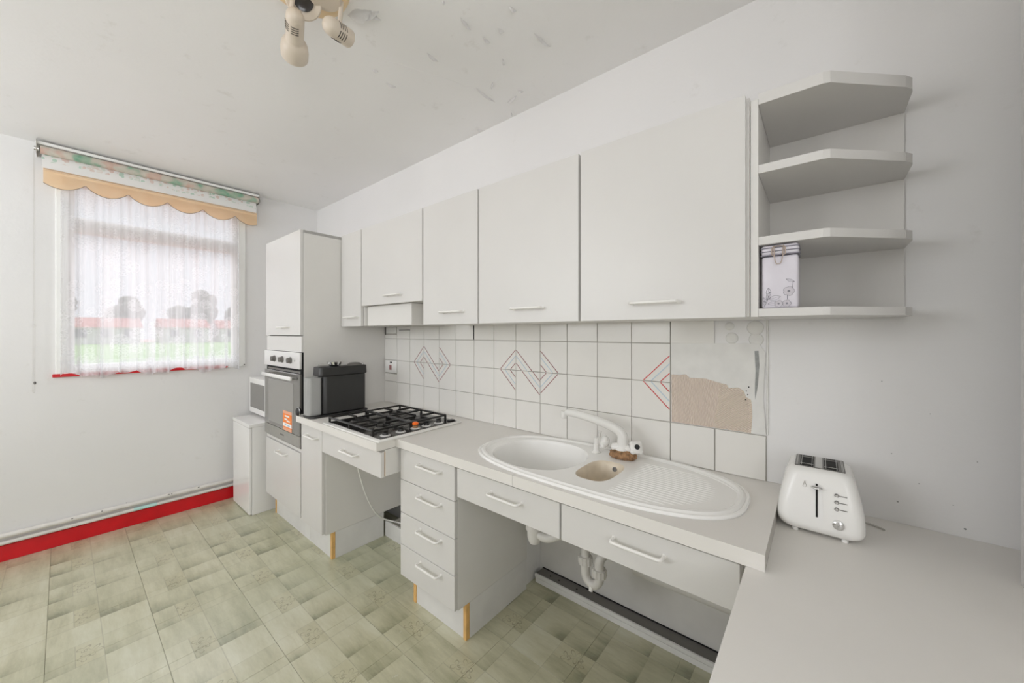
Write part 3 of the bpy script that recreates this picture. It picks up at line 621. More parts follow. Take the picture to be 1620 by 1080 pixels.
bm = B(); box(bm, X0+0.001, X1-0.001, -0.5575, -0.5455, 1.149, 1.246, 0.0012, 1); obj('filler_panel', bm, 'cab', t)
bm = B(); box(bm, X0+0.001, X1-0.001, -0.5565, -0.5455, 0.549, 0.568, 0.0008, 1); obj('filler_panel', bm, 'cab', t)
bm = B(); box(bm, X0+0.003, X1-0.004, -0.5635, -0.5465, 0.160, 0.545, 0.0012, 2); d = obj('door', bm, 'cab', t); d_handle(0.768, 0.912, -0.5635, 0.499, parent=d)
bm = B(); box(bm, 0.548, 1.1095, -0.505, -0.49, 0.0, 0.149); obj('plinth', bm, 'plinth', t)
bm = B(); box(bm, 0.540, 0.548, -0.512, -0.492, 0.0, 0.149, 0.001, 1); obj('corner_strip', bm, 'wood', t, label='bare pine strip at the plinth corner')
# oven
t = thing('built_in_oven', (0.81, -0.3, 0.567), 'built in single electric oven with steel fascia and grey glass door', 'oven')
OX0, OX1 = 0.512, 1.112
bm = B(); box(bm, 0.542, 1.088, -0.544, -0.05, 0.568, 1.146); obj('oven_body', bm, 'black', t)
bm = B(); box(bm, OX0+0.006, OX1-0.002, -0.556, -0.5455, 0.569, 1.148); obj('trim_frame', bm, 'dark', t)
bm = B(); box(bm, OX0, OX1, -0.5705, -0.5565, 1.048, 1.147, 0.002, 2); fa = obj('control_fascia', bm, 'fascia', t)
for x in (0.707, 0.846, 0.981):
    bm = B(); lathe(bm, [(0, 0.021), (0.004, 0.021), (0.005, 0.017), (0.022, 0.0155), (0.023, 0.0)], (x, -0.5705, 1.097), (0, -1, 0), 24); box(bm, x-0.003, x+0.003, -0.5945, -0.591, 1.082, 1.112); obj('knob', bm, 'grey', fa, True)
bm = B(); cyl(bm, (1.045, -0.5705, 1.096), (1.045, -0.572, 1.096), 0.004, seg=12); obj('indicator_lamp', bm, 'grey', fa)
bm = B()
for k in range(26): x = 0.56+k*0.021; box(bm, x, x+0.013, -0.562, -0.5565, 1.022, 1.034)
obj('vent_grille', bm, 'steel', t)
bm = B(); box(bm, OX0, OX1, -0.568, -0.5562, 0.648, 1.018, 0.002, 2); dg = obj('door_glass', bm, 'oven_glass', t)
bm = B(); box(bm, 0.585, 1.018, -0.5690, -0.5678, 0.672, 0.955, 0.0004, 1); obj('inner_window', bm, 'oven_window', dg)
bm = B(); box(bm, OX0, OX1, -0.568, -0.5562, 0.578, 0.646, 0.002, 2); bp_ = obj('door_trim', bm, 'steel', t)
bm = B(); box(bm, 0.80, 0.86, -0.5686, -0.5678, 0.607, 0.617, 0.0003, 1); obj('badge', bm, 'grey', bp_)
bm = B(); box(bm, 0.585, 1.085, -0.612, -0.600, 0.982, 1.004, 0.003, 2); hd = obj('handle', bm, 'appliance', dg, True)
for x in (0.61, 1.07):
    bm = B(); box(bm, x-0.008, x+0.008, -0.601, -0.568, 0.985, 1.001, 0.002, 1); obj('handle_mount', bm, 'steel', dg)
# sticker on the door
y = -0.5694
def flat(x0, x1, z0, z1, m, yy, nm='print_block', par=None):
    bm = B(); box(bm, x0, x1, yy-0.0003, yy, z0, z1); return obj(nm, bm, m, par)
stk = flat(0.853, 0.995, 0.650, 0.775, 'orange', y, 'energy_sticker', dg); stk['label'] = 'orange and white sticker on the oven glass'
flat(0.853, 0.995, 0.757, 0.775, 'peach_print', y-0.0002, par=dg, nm='sticker_print'); flat(0.856, 0.992, 0.676, 0.698, 'white_print', y-0.0002, par=dg, nm='sticker_print'); flat(0.853, 0.995, 0.650, 0.668, 'peach_print', y-0.0002, par=dg, nm='sticker_print')
for x0_, x1_, z_ in ((0.885, 0.955, 0.742), (0.878, 0.925, 0.722), (0.915, 0.965, 0.713)): flat(x0_, x1_, z_-0.005, z_+0.005, 'white_print', y-0.0002, par=dg, nm='sticker_print')
flat(0.883, 0.91, 0.683, 0.692, 'blue_print', y-0.0005, par=dg, nm='sticker_print'); flat(0.925, 0.965, 0.681, 0.689, 'blue_print', y-0.0005, par=dg, nm='sticker_print')

# narrow base cabinet
t = thing('base_cabinet', (1.26, -0.28, 0.0), 'narrow white base cabinet between the oven housing and the hob', 'cabinet')
bm = B(); box(bm, XT+0.002, 1.400, -0.545, -0.001, 0.150, 0.741, 0.0008, 1); obj('carcass', bm, 'cab_side', t)
bm = B(); box(bm, 1.122, 1.396, -0.5635, -0.5465, 0.158, 0.737, 0.0012, 2); d = obj('door', bm, 'cab', t); d_handle(1.215, 1.357, -0.5635, 0.681, parent=d)
bm = B(); box(bm, XT+0.002, 1.380, -0.505, -0.49, 0.0, 0.149); box(bm, 1.388, 1.399, -0.490, -0.19, 0.0, 0.149); obj('plinth', bm, 'plinth', t)
bm = B(); box(bm, 1.380, 1.399, -0.510, -0.4905, 0.0, 0.149, 0.001, 1); obj('corner_strip', bm, 'wood', t, label='bare pine strip at the plinth corner')
# hob drawer unit
t = thing('hob_drawer_unit', (1.7, -0.3, 0.62), 'shallow white drawer unit hung below the hob', 'drawer unit')
bm = B(); box(bm, 1.4015, 1.995, -0.547, -0.005, 0.622, 0.741, 0.0008, 1); obj('carcass', bm, 'cab_side', t)
bm = B(); box(bm, 1.407, 1.994, -0.5665, -0.5485, 0.619, 0.733, 0.0012, 2); d = obj('drawer_front', bm, 'cab', t); d_handle(1.655, 1.80, -0.5665, 0.682, parent=d)
bm = B(); box(bm, 1.9952, 1.9958, -0.5485, -0.5465, 0.622, 0.735); obj('front_joint', bm, 'wood', t)
# boxed pipe run under hob
t = thing('pipe_boxing', (1.7, -0.1, 0.0), 'low white pipe boxing on the floor under the hob', 'pipe boxing')
bm = B(); box(bm, 1.401, 2.004, -0.182, -0.170, 0.0, 0.093, 0.001, 1); obj('front_board', bm, 'plinth', t)
bm = B(); box(bm, 1.401, 2.004, -0.170, -0.002, 0.0, 0.070); obj('duct', bm, 'edge', t)
# cable
cp = [(1.60, -0.47, 0.6175), (1.578, -0.45, 0.527), (1.523, -0.38, 0.363), (1.478, -0.30, 0.22), (1.43, -0.21, 0.125), (1.45, -0.15, 0.090), (1.52, -0.11, 0.078), (1.62, -0.09, 0.0755), (1.80, -0.08, 0.0755)]
def smooth_pts(P, n=6):
    P = [Vector(p) for p in P]; out = []
    for i in range(len(P)-1):
        a, b, c, d = P[max(i-1, 0)], P[i], P[i+1], P[min(i+2, len(P)-1)]
        for k in range(n):
            s = k/n; out.append(0.5*((2*b)+(c-a)*s+(2*a-5*b+4*c-d)*s*s+(3*b-a-3*c+d)*s**3))
    out.append(P[-1]); return out
obj('hob_cable', tube(B(), smooth_pts(cp), 0.0042, 8), 'plastic', None, True, 'white cable drooping from below the hob to the pipe boxing', 'cable')
# four drawer cabinet
t = thing('drawer_cabinet', (2.19, -0.24, 0.0), 'white four drawer base cabinet between hob and sink', 'cabinet')
DX0, DX1 = 2.007, 2.3775
bm = B(); box(bm, DX0, DX1, -0.4565, -0.001, 0.150, 0.741, 0.0008, 1); obj('carcass', bm, 'cab_side', t)
for z0, z1, hz in ((0.5955, 0.733, 0.695), (0.4455, 0.5925, 0.559), (0.2985, 0.4425, 0.411), (0.156, 0.2955, 0.269)):
    bm = B(); box(bm, DX0+0.001, DX1-0.001, -0.475, -0.458, z0, z1, 0.0012, 2); d = obj('drawer', bm, 'cab', t); d_handle(2.156, 2.298, -0.475, hz, parent=d)
bm = B(); box(bm, DX0+0.03, DX1-0.018, -0.407, -0.392, 0.0, 0.149); box(bm, DX1-0.012, DX1-0.001, -0.390, -0.003, 0.0, 0.149); box(bm, DX0+0.012, DX0+0.024, -0.390, -0.003, 0.0, 0.149); obj('plinth', bm, 'plinth', t)
for x0_, x1_ in ((DX1-0.018, DX1-0.0005), (DX0+0.012, DX0+0.030)):
    bm = B(); box(bm, x0_, x1_, -0.412, -0.3915, 0.0, 0.149, 0.001, 1); obj('corner_strip', bm, 'wood', t, label='bare pine strip at the plinth corner')
# false drawer fronts below the sink
for x0_, x1_, h0, lab in ((2.3925, 2.866, 2.575, 'white drawer front with one handle below the round sink bowl'), (2.873, 3.353, 3.045, 'white drawer front with one handle below the sink drainer')):
    t = thing('sink_drawer_front', ((x0_+x1_)/2, -0.46, 0.618), lab, 'drawer front', 'drawer fronts under the sink')
    bm = B(); box(bm, x0_, x1_, -0.475, -0.458, 0.619, 0.732, 0.0012, 2); fr = obj('front_panel', bm, 'cab', t); d_handle(h0, h0+0.142, -0.475, 0.688, parent=fr)
    bm = B(); box(bm, x0_-0.003, x1_+0.003, -0.457, -0.441, 0.632, 0.7432); obj('support_rail', bm, 'cab_side', t)
# worktops
def superell(cx, cy, a, b, n, N=128):
    out = []
    for k in range(N):
        t_ = 2*PI*k/N; c_, s_ = math.cos(t_), math.sin(t_)
        r = (abs(c_/a)**n+abs(s_/b)**n)**(-1/n); out.append((cx+r*c_, cy+r*s_))
    return out
def filled(bm, outer, holes, z):
    edges = []
    vl = []
    for lp in [outer]+holes:
        vs = [bm.verts.new((p[0], p[1], z)) for p in lp]; vl.append(vs)
        edges += [bm.edges.new((vs[i], vs[(i+1) % len(vs)])) for i in range(len(vs))]
    bmesh.ops.triangle_fill(bm, use_beauty=True, use_dissolve=False, edges=edges)
    return vl
SC = (2.857, -0.2415); SA, SB, SN = 0.485, 0.2335, 2.8
hole = superell(*SC, SA-0.02, SB-0.02, SN, 96)
outer = [(1.1125, -0.5892), (1.9955, -0.5892), (1.9955, -0.4922), (3.4019, -0.4922), (3.4019, -0.0008), (1.1125, -0.0008)]
bm = B(); t0 = filled(bm, outer, [hole], WT); t1 = filled(bm, outer, [hole], 0.7435)
for a_, b_ in zip(t0, t1):
    for i in range(len(a_)): bm.faces.new((a_[i], a_[(i+1) % len(a_)], b_[(i+1) % len(b_)], b_[i]))
bmesh.ops.recalc_face_normals(bm, faces=bm.faces)
wk = obj('worktop', bm, 'worktop', None, False, 'long white laminate worktop carrying hob and sink along the tiled wall', 'worktop')
bm = B(); box(bm, 3.4019, 3.4027, -0.4918, -0.001, 0.744, 0.7798); box(bm, 1.1127, 3.4015, -0.0012, -0.0002, 0.7797, 0.7812); obj('edge_joint', bm, 'edge', wk)
bm = B(); box(bm, 2.688, 2.6892, -0.4925, -0.476, 0.7445, 0.7806); obj('join_line', bm, 'edge', wk)
t = thing('side_worktop', (3.8, -0.6, 0.705), 'lower white worktop on the right, carrying the toaster', 'worktop')
bm = B(); box(bm, 3.366, 4.20, -1.20, -0.001, 0.705, 0.7430, 0.002, 2); obj('top_board', bm, 'worktop', t)
t = thing('corner_base_cabinet', (3.8, -0.6, 0.0), 'white base cabinet under the lower right hand worktop', 'cabinet')
bm = B(); box(bm, 3.42, 4.19, -1.15, -0.02, 0.10, 0.7045, 0.001, 1); obj('carcass', bm, 'cab_side', t)
bm = B(); box(bm, 3.46, 4.19, -1.10, -0.04, 0.0, 0.10); obj('plinth', bm, 'plinth', t)
for x0_, x1_ in ((3.424, 3.80), (3.804, 4.186)):
    bm = B(); box(bm, x0_, x1_, -1.168, -1.151, 0.11, 0.70, 0.0012, 1); obj('door', bm, 'cab', t)
# tall unit at right edge of view
t = thing('tall_unit', (4.0, -0.4, 0.743), 'tall white cupboard at the far right edge, standing on the lower worktop', 'cupboard')
bm = B(); box(bm, 3.813, 4.19, -0.62, -0.205, 0.7432, 2.12, 0.006, 3); obj('carcass', bm, 'appliance', t, True)
bm = B(); box(bm, 3.817, 4.186, -0.640, -0.622, 0.75, 2.115, 0.003, 2); dd = obj('door', bm, 'appliance', t)
d_handle(3.87, 4.0, -0.64, 1.2, parent=dd)
# ------------------------------------------------------------------ sink
sk_ = thing('inset_sink', (SC[0], SC[1], WT), 'white one and a half bowl sink with ribbed drainer', 'sink')
B1 = (2.634, -0.252, 0.186, 0.174, 2.3); B2 = (2.905, -0.270, 0.064, 0.104, 3.2); DZ = 0.7865
bm = B()
prof = [(0.0, WT+0.0004), (0.0, WT+0.004), (0.003, WT+0.0085), (0.008, WT+0.0095), (0.011, WT+0.0075), (0.013, WT+0.0095), (0.018, WT+0.0125), (0.026, WT+0.0120), (0.033, DZ)]
N_ = 128; loops = []
for o_, z in prof: loops.append([(x, y, z) for x, y in superell(*SC, SA-o_, SB-o_, SN, N_)])
L = loops_skin(bm, loops)
h1 = superell(*B1, 64); h2 = superell(*B2, 48)
# deck
inner = [(v.co.x, v.co.y) for v in L[-1]]; vd = filled(bm, inner, [h1, h2], DZ)
# bowl 1 walls
lp = []
for s, z in ((1.0, DZ), (0.985, DZ-0.003), (0.968, DZ-0.012), (0.955, 0.73), (0.93, 0.67), (0.885, 0.625), (0.80, 0.600), (0.60, 0.590), (0.14, 0.586)):
    lp.append([(x, y, z) for x, y in superell(B1[0], B1[1], B1[2]*s, B1[3]*s, 2.3 if s > .3 else 2, 64)])
loops_skin(bm, lp, cap1=True)
bmesh.ops.remove_doubles(bm, verts=bm.verts, dist=1e-5); bmesh.ops.recalc_face_normals(bm, faces=bm.faces)
obj('basin', bm, 'sink', sk_, True, angle=28)
bm = B(); lp = []
for s, z in ((1.0, DZ), (0.965, DZ-0.003), (0.92, DZ-0.014), (0.86, 0.73), (0.76, 0.70), (0.55, 0.692), (0.2, 0.690)):
    lp.append([(x, y, z) for x, y in superell(B2[0], B2[1], B2[2]*s, B2[3]*s, 3.2 if s > .3 else 2, 48)])
loops_skin(bm, lp, cap1=True); bmesh.ops.recalc_face_normals(bm, faces=bm.faces)
obj('half_bowl', bm, 'sink_stain', sk_, True, 'small beige stained half bowl', angle=60)
bm = B(); lathe(bm, [(0, 0.0085), (0.002, 0.0085), (0.002, 0.005), (-0.001, 0.0045)], (2.915, -0.1765, 0.765), (-0.1, -1, 0.25), 16); obj('overflow', bm, 'grey', sk_, True)
bm = B(); lathe(bm, [(0, 0.032), (0.002, 0.031), (0.002, 0.024), (0.0005, 0.022), (0.001, 0.0)], (B1[0], B1[1], 0.5862), (0, 0, 1), 24); obj('drain', bm, 'steel', sk_, True)
bm = B()   # drainer ribs
for k in range(20):
    y = -0.413+k*0.0160; 
    hw = 0.5+0.5*0
    xr = 3.02+0.255*math.sqrt(max(0.02, 1-((y+0.245)/0.19)**2)); xl_ = 2.985+0.0*k
    if xr-xl_ > 0.03:
        n = 8; pts = [(xl_+(xr-xl_)*i/n, y, DZ-0.0018) for i in range(n+1)]; obj('drainer_rib', tube(B(), pts, [0.0008]+[0.0034]*(n-1)+[0.0008], 8), 'sink', sk_, True)
bm = B(); pts = [(3.00+0.325*math.cos(a)*(1 if math.cos(a) > 0 else 0.0), -0.245+0.197*math.sin(a), DZ-0.0015) for a in [(-PI/2)+PI*k/30 for k in range(31)]]
tube(bm, pts, [0.001]+[0.004]*29+[0.001], 8); obj('drainer_lip', bm, 'sink', sk_, True)
# pop-up waste control
t = thing('waste_control', (2.803, -0.100, DZ), 'small white flared plug control left of the tap', 'sink fitting')
bm = B(); lathe(bm, [(0.0003, 0.0175), (0.003, 0.0175), (0.006, 0.013), (0.012, 0.0115), (0.032, 0.0108), (0.034, 0.0085), (0.058, 0.0082), (0.060, 0.0)], (2.803, -0.100, DZ), (0, 0, 1), 24); obj('stem', bm, 'tap', t, True)
bm = B(); tube(bm, [(2.806, -0.094, 0.835), (2.802, -0.078, 0.868), (2.812, -0.074, 0.866), (2.812, -0.090, 0.842)], 0.0016, 6); obj('wire_hook', bm, 'chrome', t, True)
# mixer tap
t = thing('mixer_tap', (2.912, -0.095, DZ), 'white swan neck mixer tap with two round handles, behind the half bowl', 'tap')
bm = B(); lathe(bm, [(0.026, 0.030), (0.034, 0.029), (0.042, 0.022), (0.050, 0.0205), (0.062, 0.020)], (2.912, -0.095, DZ), (0, 0, 1), 24)
tube(bm, [(2.872, -0.100, 0.8215), (2.912, -0.095, 0.824), (2.952, -0.092, 0.8215)], [0.015, 0.020, 0.015], 16)
obj('body', bm, 'tap', t, True)
bm = B(); sp_ = smooth_pts([(2.912, -0.095, 0.846), (2.911, -0.096, 0.868), (2.897, -0.101, 0.889), (2.860, -0.113, 0.908), (2.79, -0.136, 0.930), (2.73, -0.156, 0.942), (2.70, -0.166, 0.943)], 6)
tube(bm, sp_, [0.0215-0.0080*(i/(len(sp_)-1)) for i in range(len(sp_))], 16); obj('spout', bm, 'tap', t, True)
bm = B(); lathe(bm, [(0, 0.006), (0.002, 0.0135), (0.028, 0.0125), (0.030, 0.010), (0.0255, 0.0)], (2.696, -0.168, 0.950), (-0.05, -0.03, -1), 20); obj('nozzle', bm, 'tap', t, True)
for cx, cy, d_, in ((2.842, -0.096, (-0.8, -0.45, 0.30)), (2.962, -0.096, (0.55, -0.70, 0.45))):
    bm = B(); dv = Vector(d_).normalized(); p0 = Vector((cx, cy, 0.833))-dv*0.012
    pr = [(0, 0.012), (0.006, 0.020), (0.014, 0.0235), (0.026, 0.0225), (0.032, 0.016), (0.033, 0.0)]
    lathe(bm, pr, p0, d_, 24)
    a, b = frame_of(dv)
    for k in range(4):
        an = PI/4+PI/2*k; c_ = p0+dv*0.019+(a*math.cos(an)+b*math.sin(an))*0.0195
        r_ = bmesh.ops.create_uvsphere(bm, u_segments=12, v_segments=8, radius=0.0105); bmesh.ops.translate(bm, vec=c_, verts=r_['verts'])
    kn = obj('knob', bm, 'tap', t, True)
    if cx > 2.9:
        bm = B(); lathe(bm, [(0.0325, 0.0095), (0.0345, 0.0095), (0.035, 0.0)], p0, d_, 20); obj('cap', bm, 'black', kn, True)
t = thing('crust_ring', (2.915, -0.10, DZ), 'lumpy brown crusted ring around the base of the tap', 'limescale crust')
bm = B(); bmesh.ops.create_icosphere(bm, subdivisions=4, radius=1.0)
from mathutils import noise as mn
for v in bm.verts:
    n_ = mn.noise(v.co*2.3)*0.14+mn.noise(v.co*7)*0.06; v.co *= 1+n_
    v.co = Vector((v.co.x*0.052+2.915, v.co.y*0.030-0.104, max(v.co.z*0.024+DZ+0.014, DZ+0.0005)))
obj('crust', bm, 'rust', t, True)
# traps and waste below
t = thing('sink_waste_pipework', (2.8, -0.12, 0.26), 'white plastic P trap and waste pipe under the drainer', 'waste pipe')
bm = B(); U = smooth_pts([(2.905, -0.27, 0.688), (2.905, -0.268, 0.63), (2.87, -0.235, 0.585), (2.80, -0.155, 0.555), (2.768, -0.122, 0.52), (2.765, -0.12, 0.48)], 4)+[(2.765, -0.12, 0.45-0.03*i) for i in range(6)]
U += [(2.765+0.031-0.031*math.cos(a), -0.12, 0.300-0.036*math.sin(a)) for a in [PI*k/12 for k in range(1, 13)]]+[(2.827, -0.12, 0.32), (2.827, -0.12, 0.345)]
tube(bm, U, 0.0175, 16); obj('trap_pipe', bm, 'waste', t, True)
bm = B(); tube(bm, smooth_pts([(2.827, -0.12, 0.325), (2.827, -0.12, 0.365), (2.838, -0.10, 0.388), (2.862, -0.06, 0.390), (2.890, 0.0, 0.375), (2.905, 0.07, 0.33)], 5), 0.0185, 14); obj('elbow', bm, 'waste', t, True)
for p, d_ in (((2.765, -0.12, 0.350), (0, 0, -1)), ((2.827, -0.12, 0.322), (0, 0, -1)), ((2.856, -0.070, 0.389), (0.5, 0.85, 0))):
    bm = B(); lathe(bm, [(-0.016, 0.021), (-0.015, 0.026), (0.015, 0.027), (0.016, 0.022)], p, d_, 14)
    a, b = frame_of(d_)
    for k in range(12):
        c_ = Vector(p)+(a*math.cos(2*PI*k/12)+b*math.sin(2*PI*k/12))*0.0265; dv = Vector(d_).normalized(); tube(bm, [c_-dv*0.013, c_+dv*0.013], 0.0025, 5)
    obj('compression_nut', bm, 'waste', t, True)
bm = B(); lathe(bm, [(0, 0.009), (0.020, 0.008), (0.022, 0.0)], (2.796, -0.128, 0.262), (0, -0.3, -1), 12); obj('trap_plug', bm, 'plastic', t, True)
bm = B(); cyl(bm, (2.89, 0.075, 0.268), (3.45, 0.075, 0.268), 0.0215, seg=16); tube(bm, smooth_pts([(2.904, 0.06, 0.34), (2.915, 0.072, 0.31), (2.925, 0.075, 0.272), (2.95, 0.075, 0.268)], 4), 0.0195, 12); obj('waste_pipe', bm, 'waste', t, True)
t = thing('bowl_trap', (2.62, -0.25, 0.44), 'white ribbed trap hanging under the round sink bowl', 'waste pipe')
bm = B(); lathe(bm, [(0.0, 0.024), (0.06, 0.024), (0.062, 0.034), (0.11, 0.036), (0.112, 0.030), (0.145, 0.029), (0.165, 0.022), (0.174, 0.0)], (2.606, -0.25, 0.585), (0, 0, -1), 20)
for k in range(16):
    c_ = Vector((2.606+0.036*math.cos(2*PI*k/16), -0.25+0.036*math.sin(2*PI*k/16), 0)); tube(bm, [c_+Vector((0, 0, 0.55)), c_+Vector((0, 0, 0.51))], 0.003, 5)
obj('trap_body', bm, 'waste', t, True)
bm = B(); tube(bm, smooth_pts([(2.62, -0.25, 0.462), (2.66, -0.25, 0.455), (2.70, -0.235, 0.47), (2.725, -0.19, 0.48), (2.735, -0.165, 0.48)], 5), 0.0175, 12); obj('outlet_pipe', bm, 'waste', t, True)
# skirting trunking below the sink
t = thing('skirting_trunking', (2.9, 0.09, 0.0), 'grey ledge trunking along the floor under the sink', 'trunking')
bm = B(); box(bm, 2.38, 3.45, 0.066, 0.074, 0.0, 0.024, 0.001, 1); box(bm, 2.38, 3.45, 0.060, 0.070, 0.030, 0.046, 0.001, 1); obj('front_lip', bm, 'plinth', t)
bm = B(); box(bm, 2.38, 3.45, 0.072, 0.133, 0.0, 0.040, 0.001, 1); obj('ledge', bm, 'grey', t)
bm = B(); box(bm, 2.38, 3.45, 0.131, 0.1345, 0.040, 0.044); obj('back_seal', bm, 'dark', t)
for x in (2.45, 2.50, 2.6):
    bm = B(); cyl(bm, (x, 0.10, 0.040), (x, 0.10, 0.0415), 0.004, seg=8); obj('screw', bm, 'dark', t)
# ------------------------------------------------------------------ gas hob
t = thing('gas_hob', (1.735, -0.34, WT), 'four burner gas hob with black pan supports and side knobs', 'hob')
HX0, HX1, HY0, HY1 = 1.462, 2.008, -0.5855, -0.095
bm = B(); box(bm, HX0, HX1, HY0, HY1, WT+0.0004, WT+0.010, 0.003, 2); obj('frame', bm, 'hob_frame', t, True)
bm = B(); box(bm, HX0+0.022, HX1-0.020, HY0+0.020, HY1-0.018, WT+0.0095, WT+0.0125, 0.001, 1); obj('top_plate', bm, 'hob_steel', t)
gz = WT+0.0125
for bx, by, r in ((1.605, -0.460, 0.040), (1.825, -0.460, 0.030), (1.605, -0.245, 0.034), (1.825, -0.245, 0.046)):
    bm = B(); lathe(bm, [(0, r*1.25), (0.003, r*1.2), (0.004, r), (0.012, r*0.95)], (bx, by, gz), (0, 0, 1), 24); br = obj('burner', bm, 'grey', t, True)
    bm = B(); lathe(bm, [(0.0122, r*1.02), (0.017, r*1.02), (0.019, r*0.8), (0.0195, 0.0)], (bx, by, gz), (0, 0, 1), 24); obj('burner_cap', bm, 'iron', br, True)
GX0, GX1 = 1.498, 1.925; gt = WT+0.038
for y0_, y1_ in ((-0.566, -0.362), (-0.350, -0.140)):
    g = None; bm = B(); r = 0.0052
    tube(bm, [(GX0, y0_, gt), (GX1, y0_, gt)], r, 6); tube(bm, [(GX0, y1_, gt), (GX1, y1_, gt)], r, 6); tube(bm, [(GX0, y0_, gt), (GX0, y1_, gt)], r, 6); tube(bm, [(GX1, y0_, gt), (GX1, y1_, gt)], r, 6)
    xm_ = (GX0+GX1)/2; ym_ = (y0_+y1_)/2
    tube(bm, [(xm_, y0_, gt), (xm_, y1_, gt)], r, 6)
    for cx in (1.605, 1.825):
        for k in range(4):
            dx, dy = ((1, 0), (-1, 0), (0, 1), (0, -1))[k]
            e = (GX1 if cx > xm_ else xm_) if dx > 0 else (xm_ if cx > xm_ else GX0)
            end = (e, ym_, gt) if dx else (cx, y1_ if dy > 0 else y0_, gt)
            box(bm, min(end[0], cx+dx*0.022)-(0.003 if dy else 0), max(end[0], cx+dx*0.022)+(0.003 if dy else 0), min(end[1], ym_+dy*0.022)-(0.003 if dx else 0), max(end[1], ym_+dy*0.022)+(0.003 if dx else 0), gt-0.006, gt+0.004)
    for x in (GX0, xm_, GX1):
        for y in (y0_, y1_): box(bm, x-0.0045, x+0.0045, y-0.0045, y+0.0045, gz, gt+0.003)
    obj('pan_support', bm, 'iron', t)
for i, y in enumerate((-0.522, -0.440, -0.357, -0.290, -0.212)):
    bm = B(); kx = 1.957; mid = (i == 2)
    lathe(bm, [(0, 0.0225), (0.003, 0.0245), (0.004, 0.020), (0.006, 0.020)], (kx, y, gz), (0, 0, 1), 24); k_ = obj('knob_ring', bm, 'fascia', t, True)
    bm = B(); lathe(bm, [(0.0062, 0.0145), (0.017, 0.0125), (0.019, 0.0)], (kx, y, gz), (0, 0, 1), 20)
    if not mid: box(bm, kx-0.003, kx+0.003, y-0.014, y+0.014, gz+0.018, gz+0.027, 0.001, 1)
    obj('knob', bm, 'iron' if not mid else 'rust', k_, True)
    if mid:
        bm = B(); lathe(bm, [(0.0225, 0.0155), (0.028, 0.0155), (0.033, 0.011), (0.0345, 0.0)], (kx, y, gz), (0, 0, 1), 20); obj('orange_cap', bm, 'orange_knob', k_, True, 'orange cap on the middle knob')
bm = B(); box(bm, 1.95, 1.975, -0.150, -0.115, gz, gz+0.006, 0.001, 1); obj('igniter_button', bm, 'black', t)
# cooker switch
t = thing('cooker_switch', (1.20, -0.01, 0.99), 'white double wall switch plate with a red rocker, on the tiles by the hob', 'switch')
bm = B(); box(bm, 1.128, 1.268, -0.0155, -0.0068, 0.990, 1.076, 0.003, 2); obj('plate', bm, 'plastic', t, True)
bm = B(); box(bm, 1.186, 1.212, -0.0185, -0.0156, 1.010, 1.044, 0.002, 1); obj('red_rocker', bm, 'stripe_wine', t)
bm = B(); box(bm, 1.192, 1.218, -0.0165, -0.0156, 1.058, 1.066); obj('indicator', bm, 'dark', t)
# ------------------------------------------------------------------ coffee machine
t = thing('coffee_machine', (1.24, -0.37, WT), 'black pod coffee machine with clear water tank, left of the hob', 'coffee machine')
def rrect(x0, x1, y0, y1, r, n=6):
    out = []
    for cx, cy, a0 in ((x1-r, y1-r, 0), (x0+r, y1-r, PI/2), (x0+r, y0+r, PI), (x1-r, y0+r, 3*PI/2)):
        for k in range(n+1): a = a0+PI/2*k/n; out.append((cx+r*math.cos(a), cy+r*math.sin(a)))
    return out
def rbox(x0, x1, y0, y1, z0, z1, r=0.01, taper=0.0, b=0.004):
    bm = B(); lp = []
    for z, s in ((z0, b), (z0+b, 0), (z1-b, taper), (z1-b*0.3, taper+b*0.3), (z1, taper+b)):
        lp.append([(x, y, z) for x, y in rrect(x0+s, x1-s, y0+s, y1-s, r)])
    loops_skin(bm, lp, True, True); bmesh.ops.recalc_face_normals(bm, faces=bm.faces); return bm
obj('base', rbox(1.178, 1.305, -0.586, -0.232, WT, WT+0.012, 0.03), 'black', t, True)
obj('body', rbox(1.192, 1.288, -0.505, -0.243, WT+0.0125, 1.014, 0.022), 'coffee_body', t, True)
obj('top_housing', rbox(1.187, 1.293, -0.530, -0.236, 1.0145, 1.066, 0.020, 0.002), 'coffee_body', t, True)
obj('control_cap', lathe(B(), [(0, 0.022), (0.006, 0.030), (0.009, 0.038), (0.026, 0.042), (0.028, 0.037), (0.028, 0.0)], (1.24, -0.425, 1.0665), (0, 0, 1), 28), 'chrome', t, True, 'chrome lever cap')
bm = B(); box(bm, 1.222, 1.258, -0.512, -0.462, 1.073, 1.081, 0.002, 1); obj('lever', bm, 'steel', t)
bm = B(); lathe(bm, [(0, 0.046), (0.005, 0.044), (0.014, 0.030), (0.017, 0.0)], (1.24, -0.295, 1.066), (0, 0, 1), 24); obj('pod_lid', bm, 'grey', t, True)
bm = B(); box(bm, 1.22, 1.26, -0.262, -0.245, 1.066, 1.076, 0.002, 1); obj('latch', bm, 'chrome', t)
tk = rrect(1.192, 1.276, -0.583, -0.508, 0.018); bm = B()
loops_skin(bm, [[(x, y, z) for x, y in tk] for z in (WT+0.014, 1.004)], True, False)
loops_skin(bm, [[(x+(1.24-x)*0.06, y+(-0.544-y)*0.06, z) for x, y in tk] for z in (WT+0.018, 1.004)], True, False)
bmesh.ops.recalc_face_normals(bm, faces=bm.faces); wt_ = obj('water_tank', bm, 'tank', t, True, 'clear plastic water tank')
bm = B(); prism(bm, [(x+(1.24-x)*-0.02, y+(-0.544-y)*-0.02) for x, y in tk], 'z', 1.004, 1.008); obj('tank_rim', bm, 'tank', wt_)
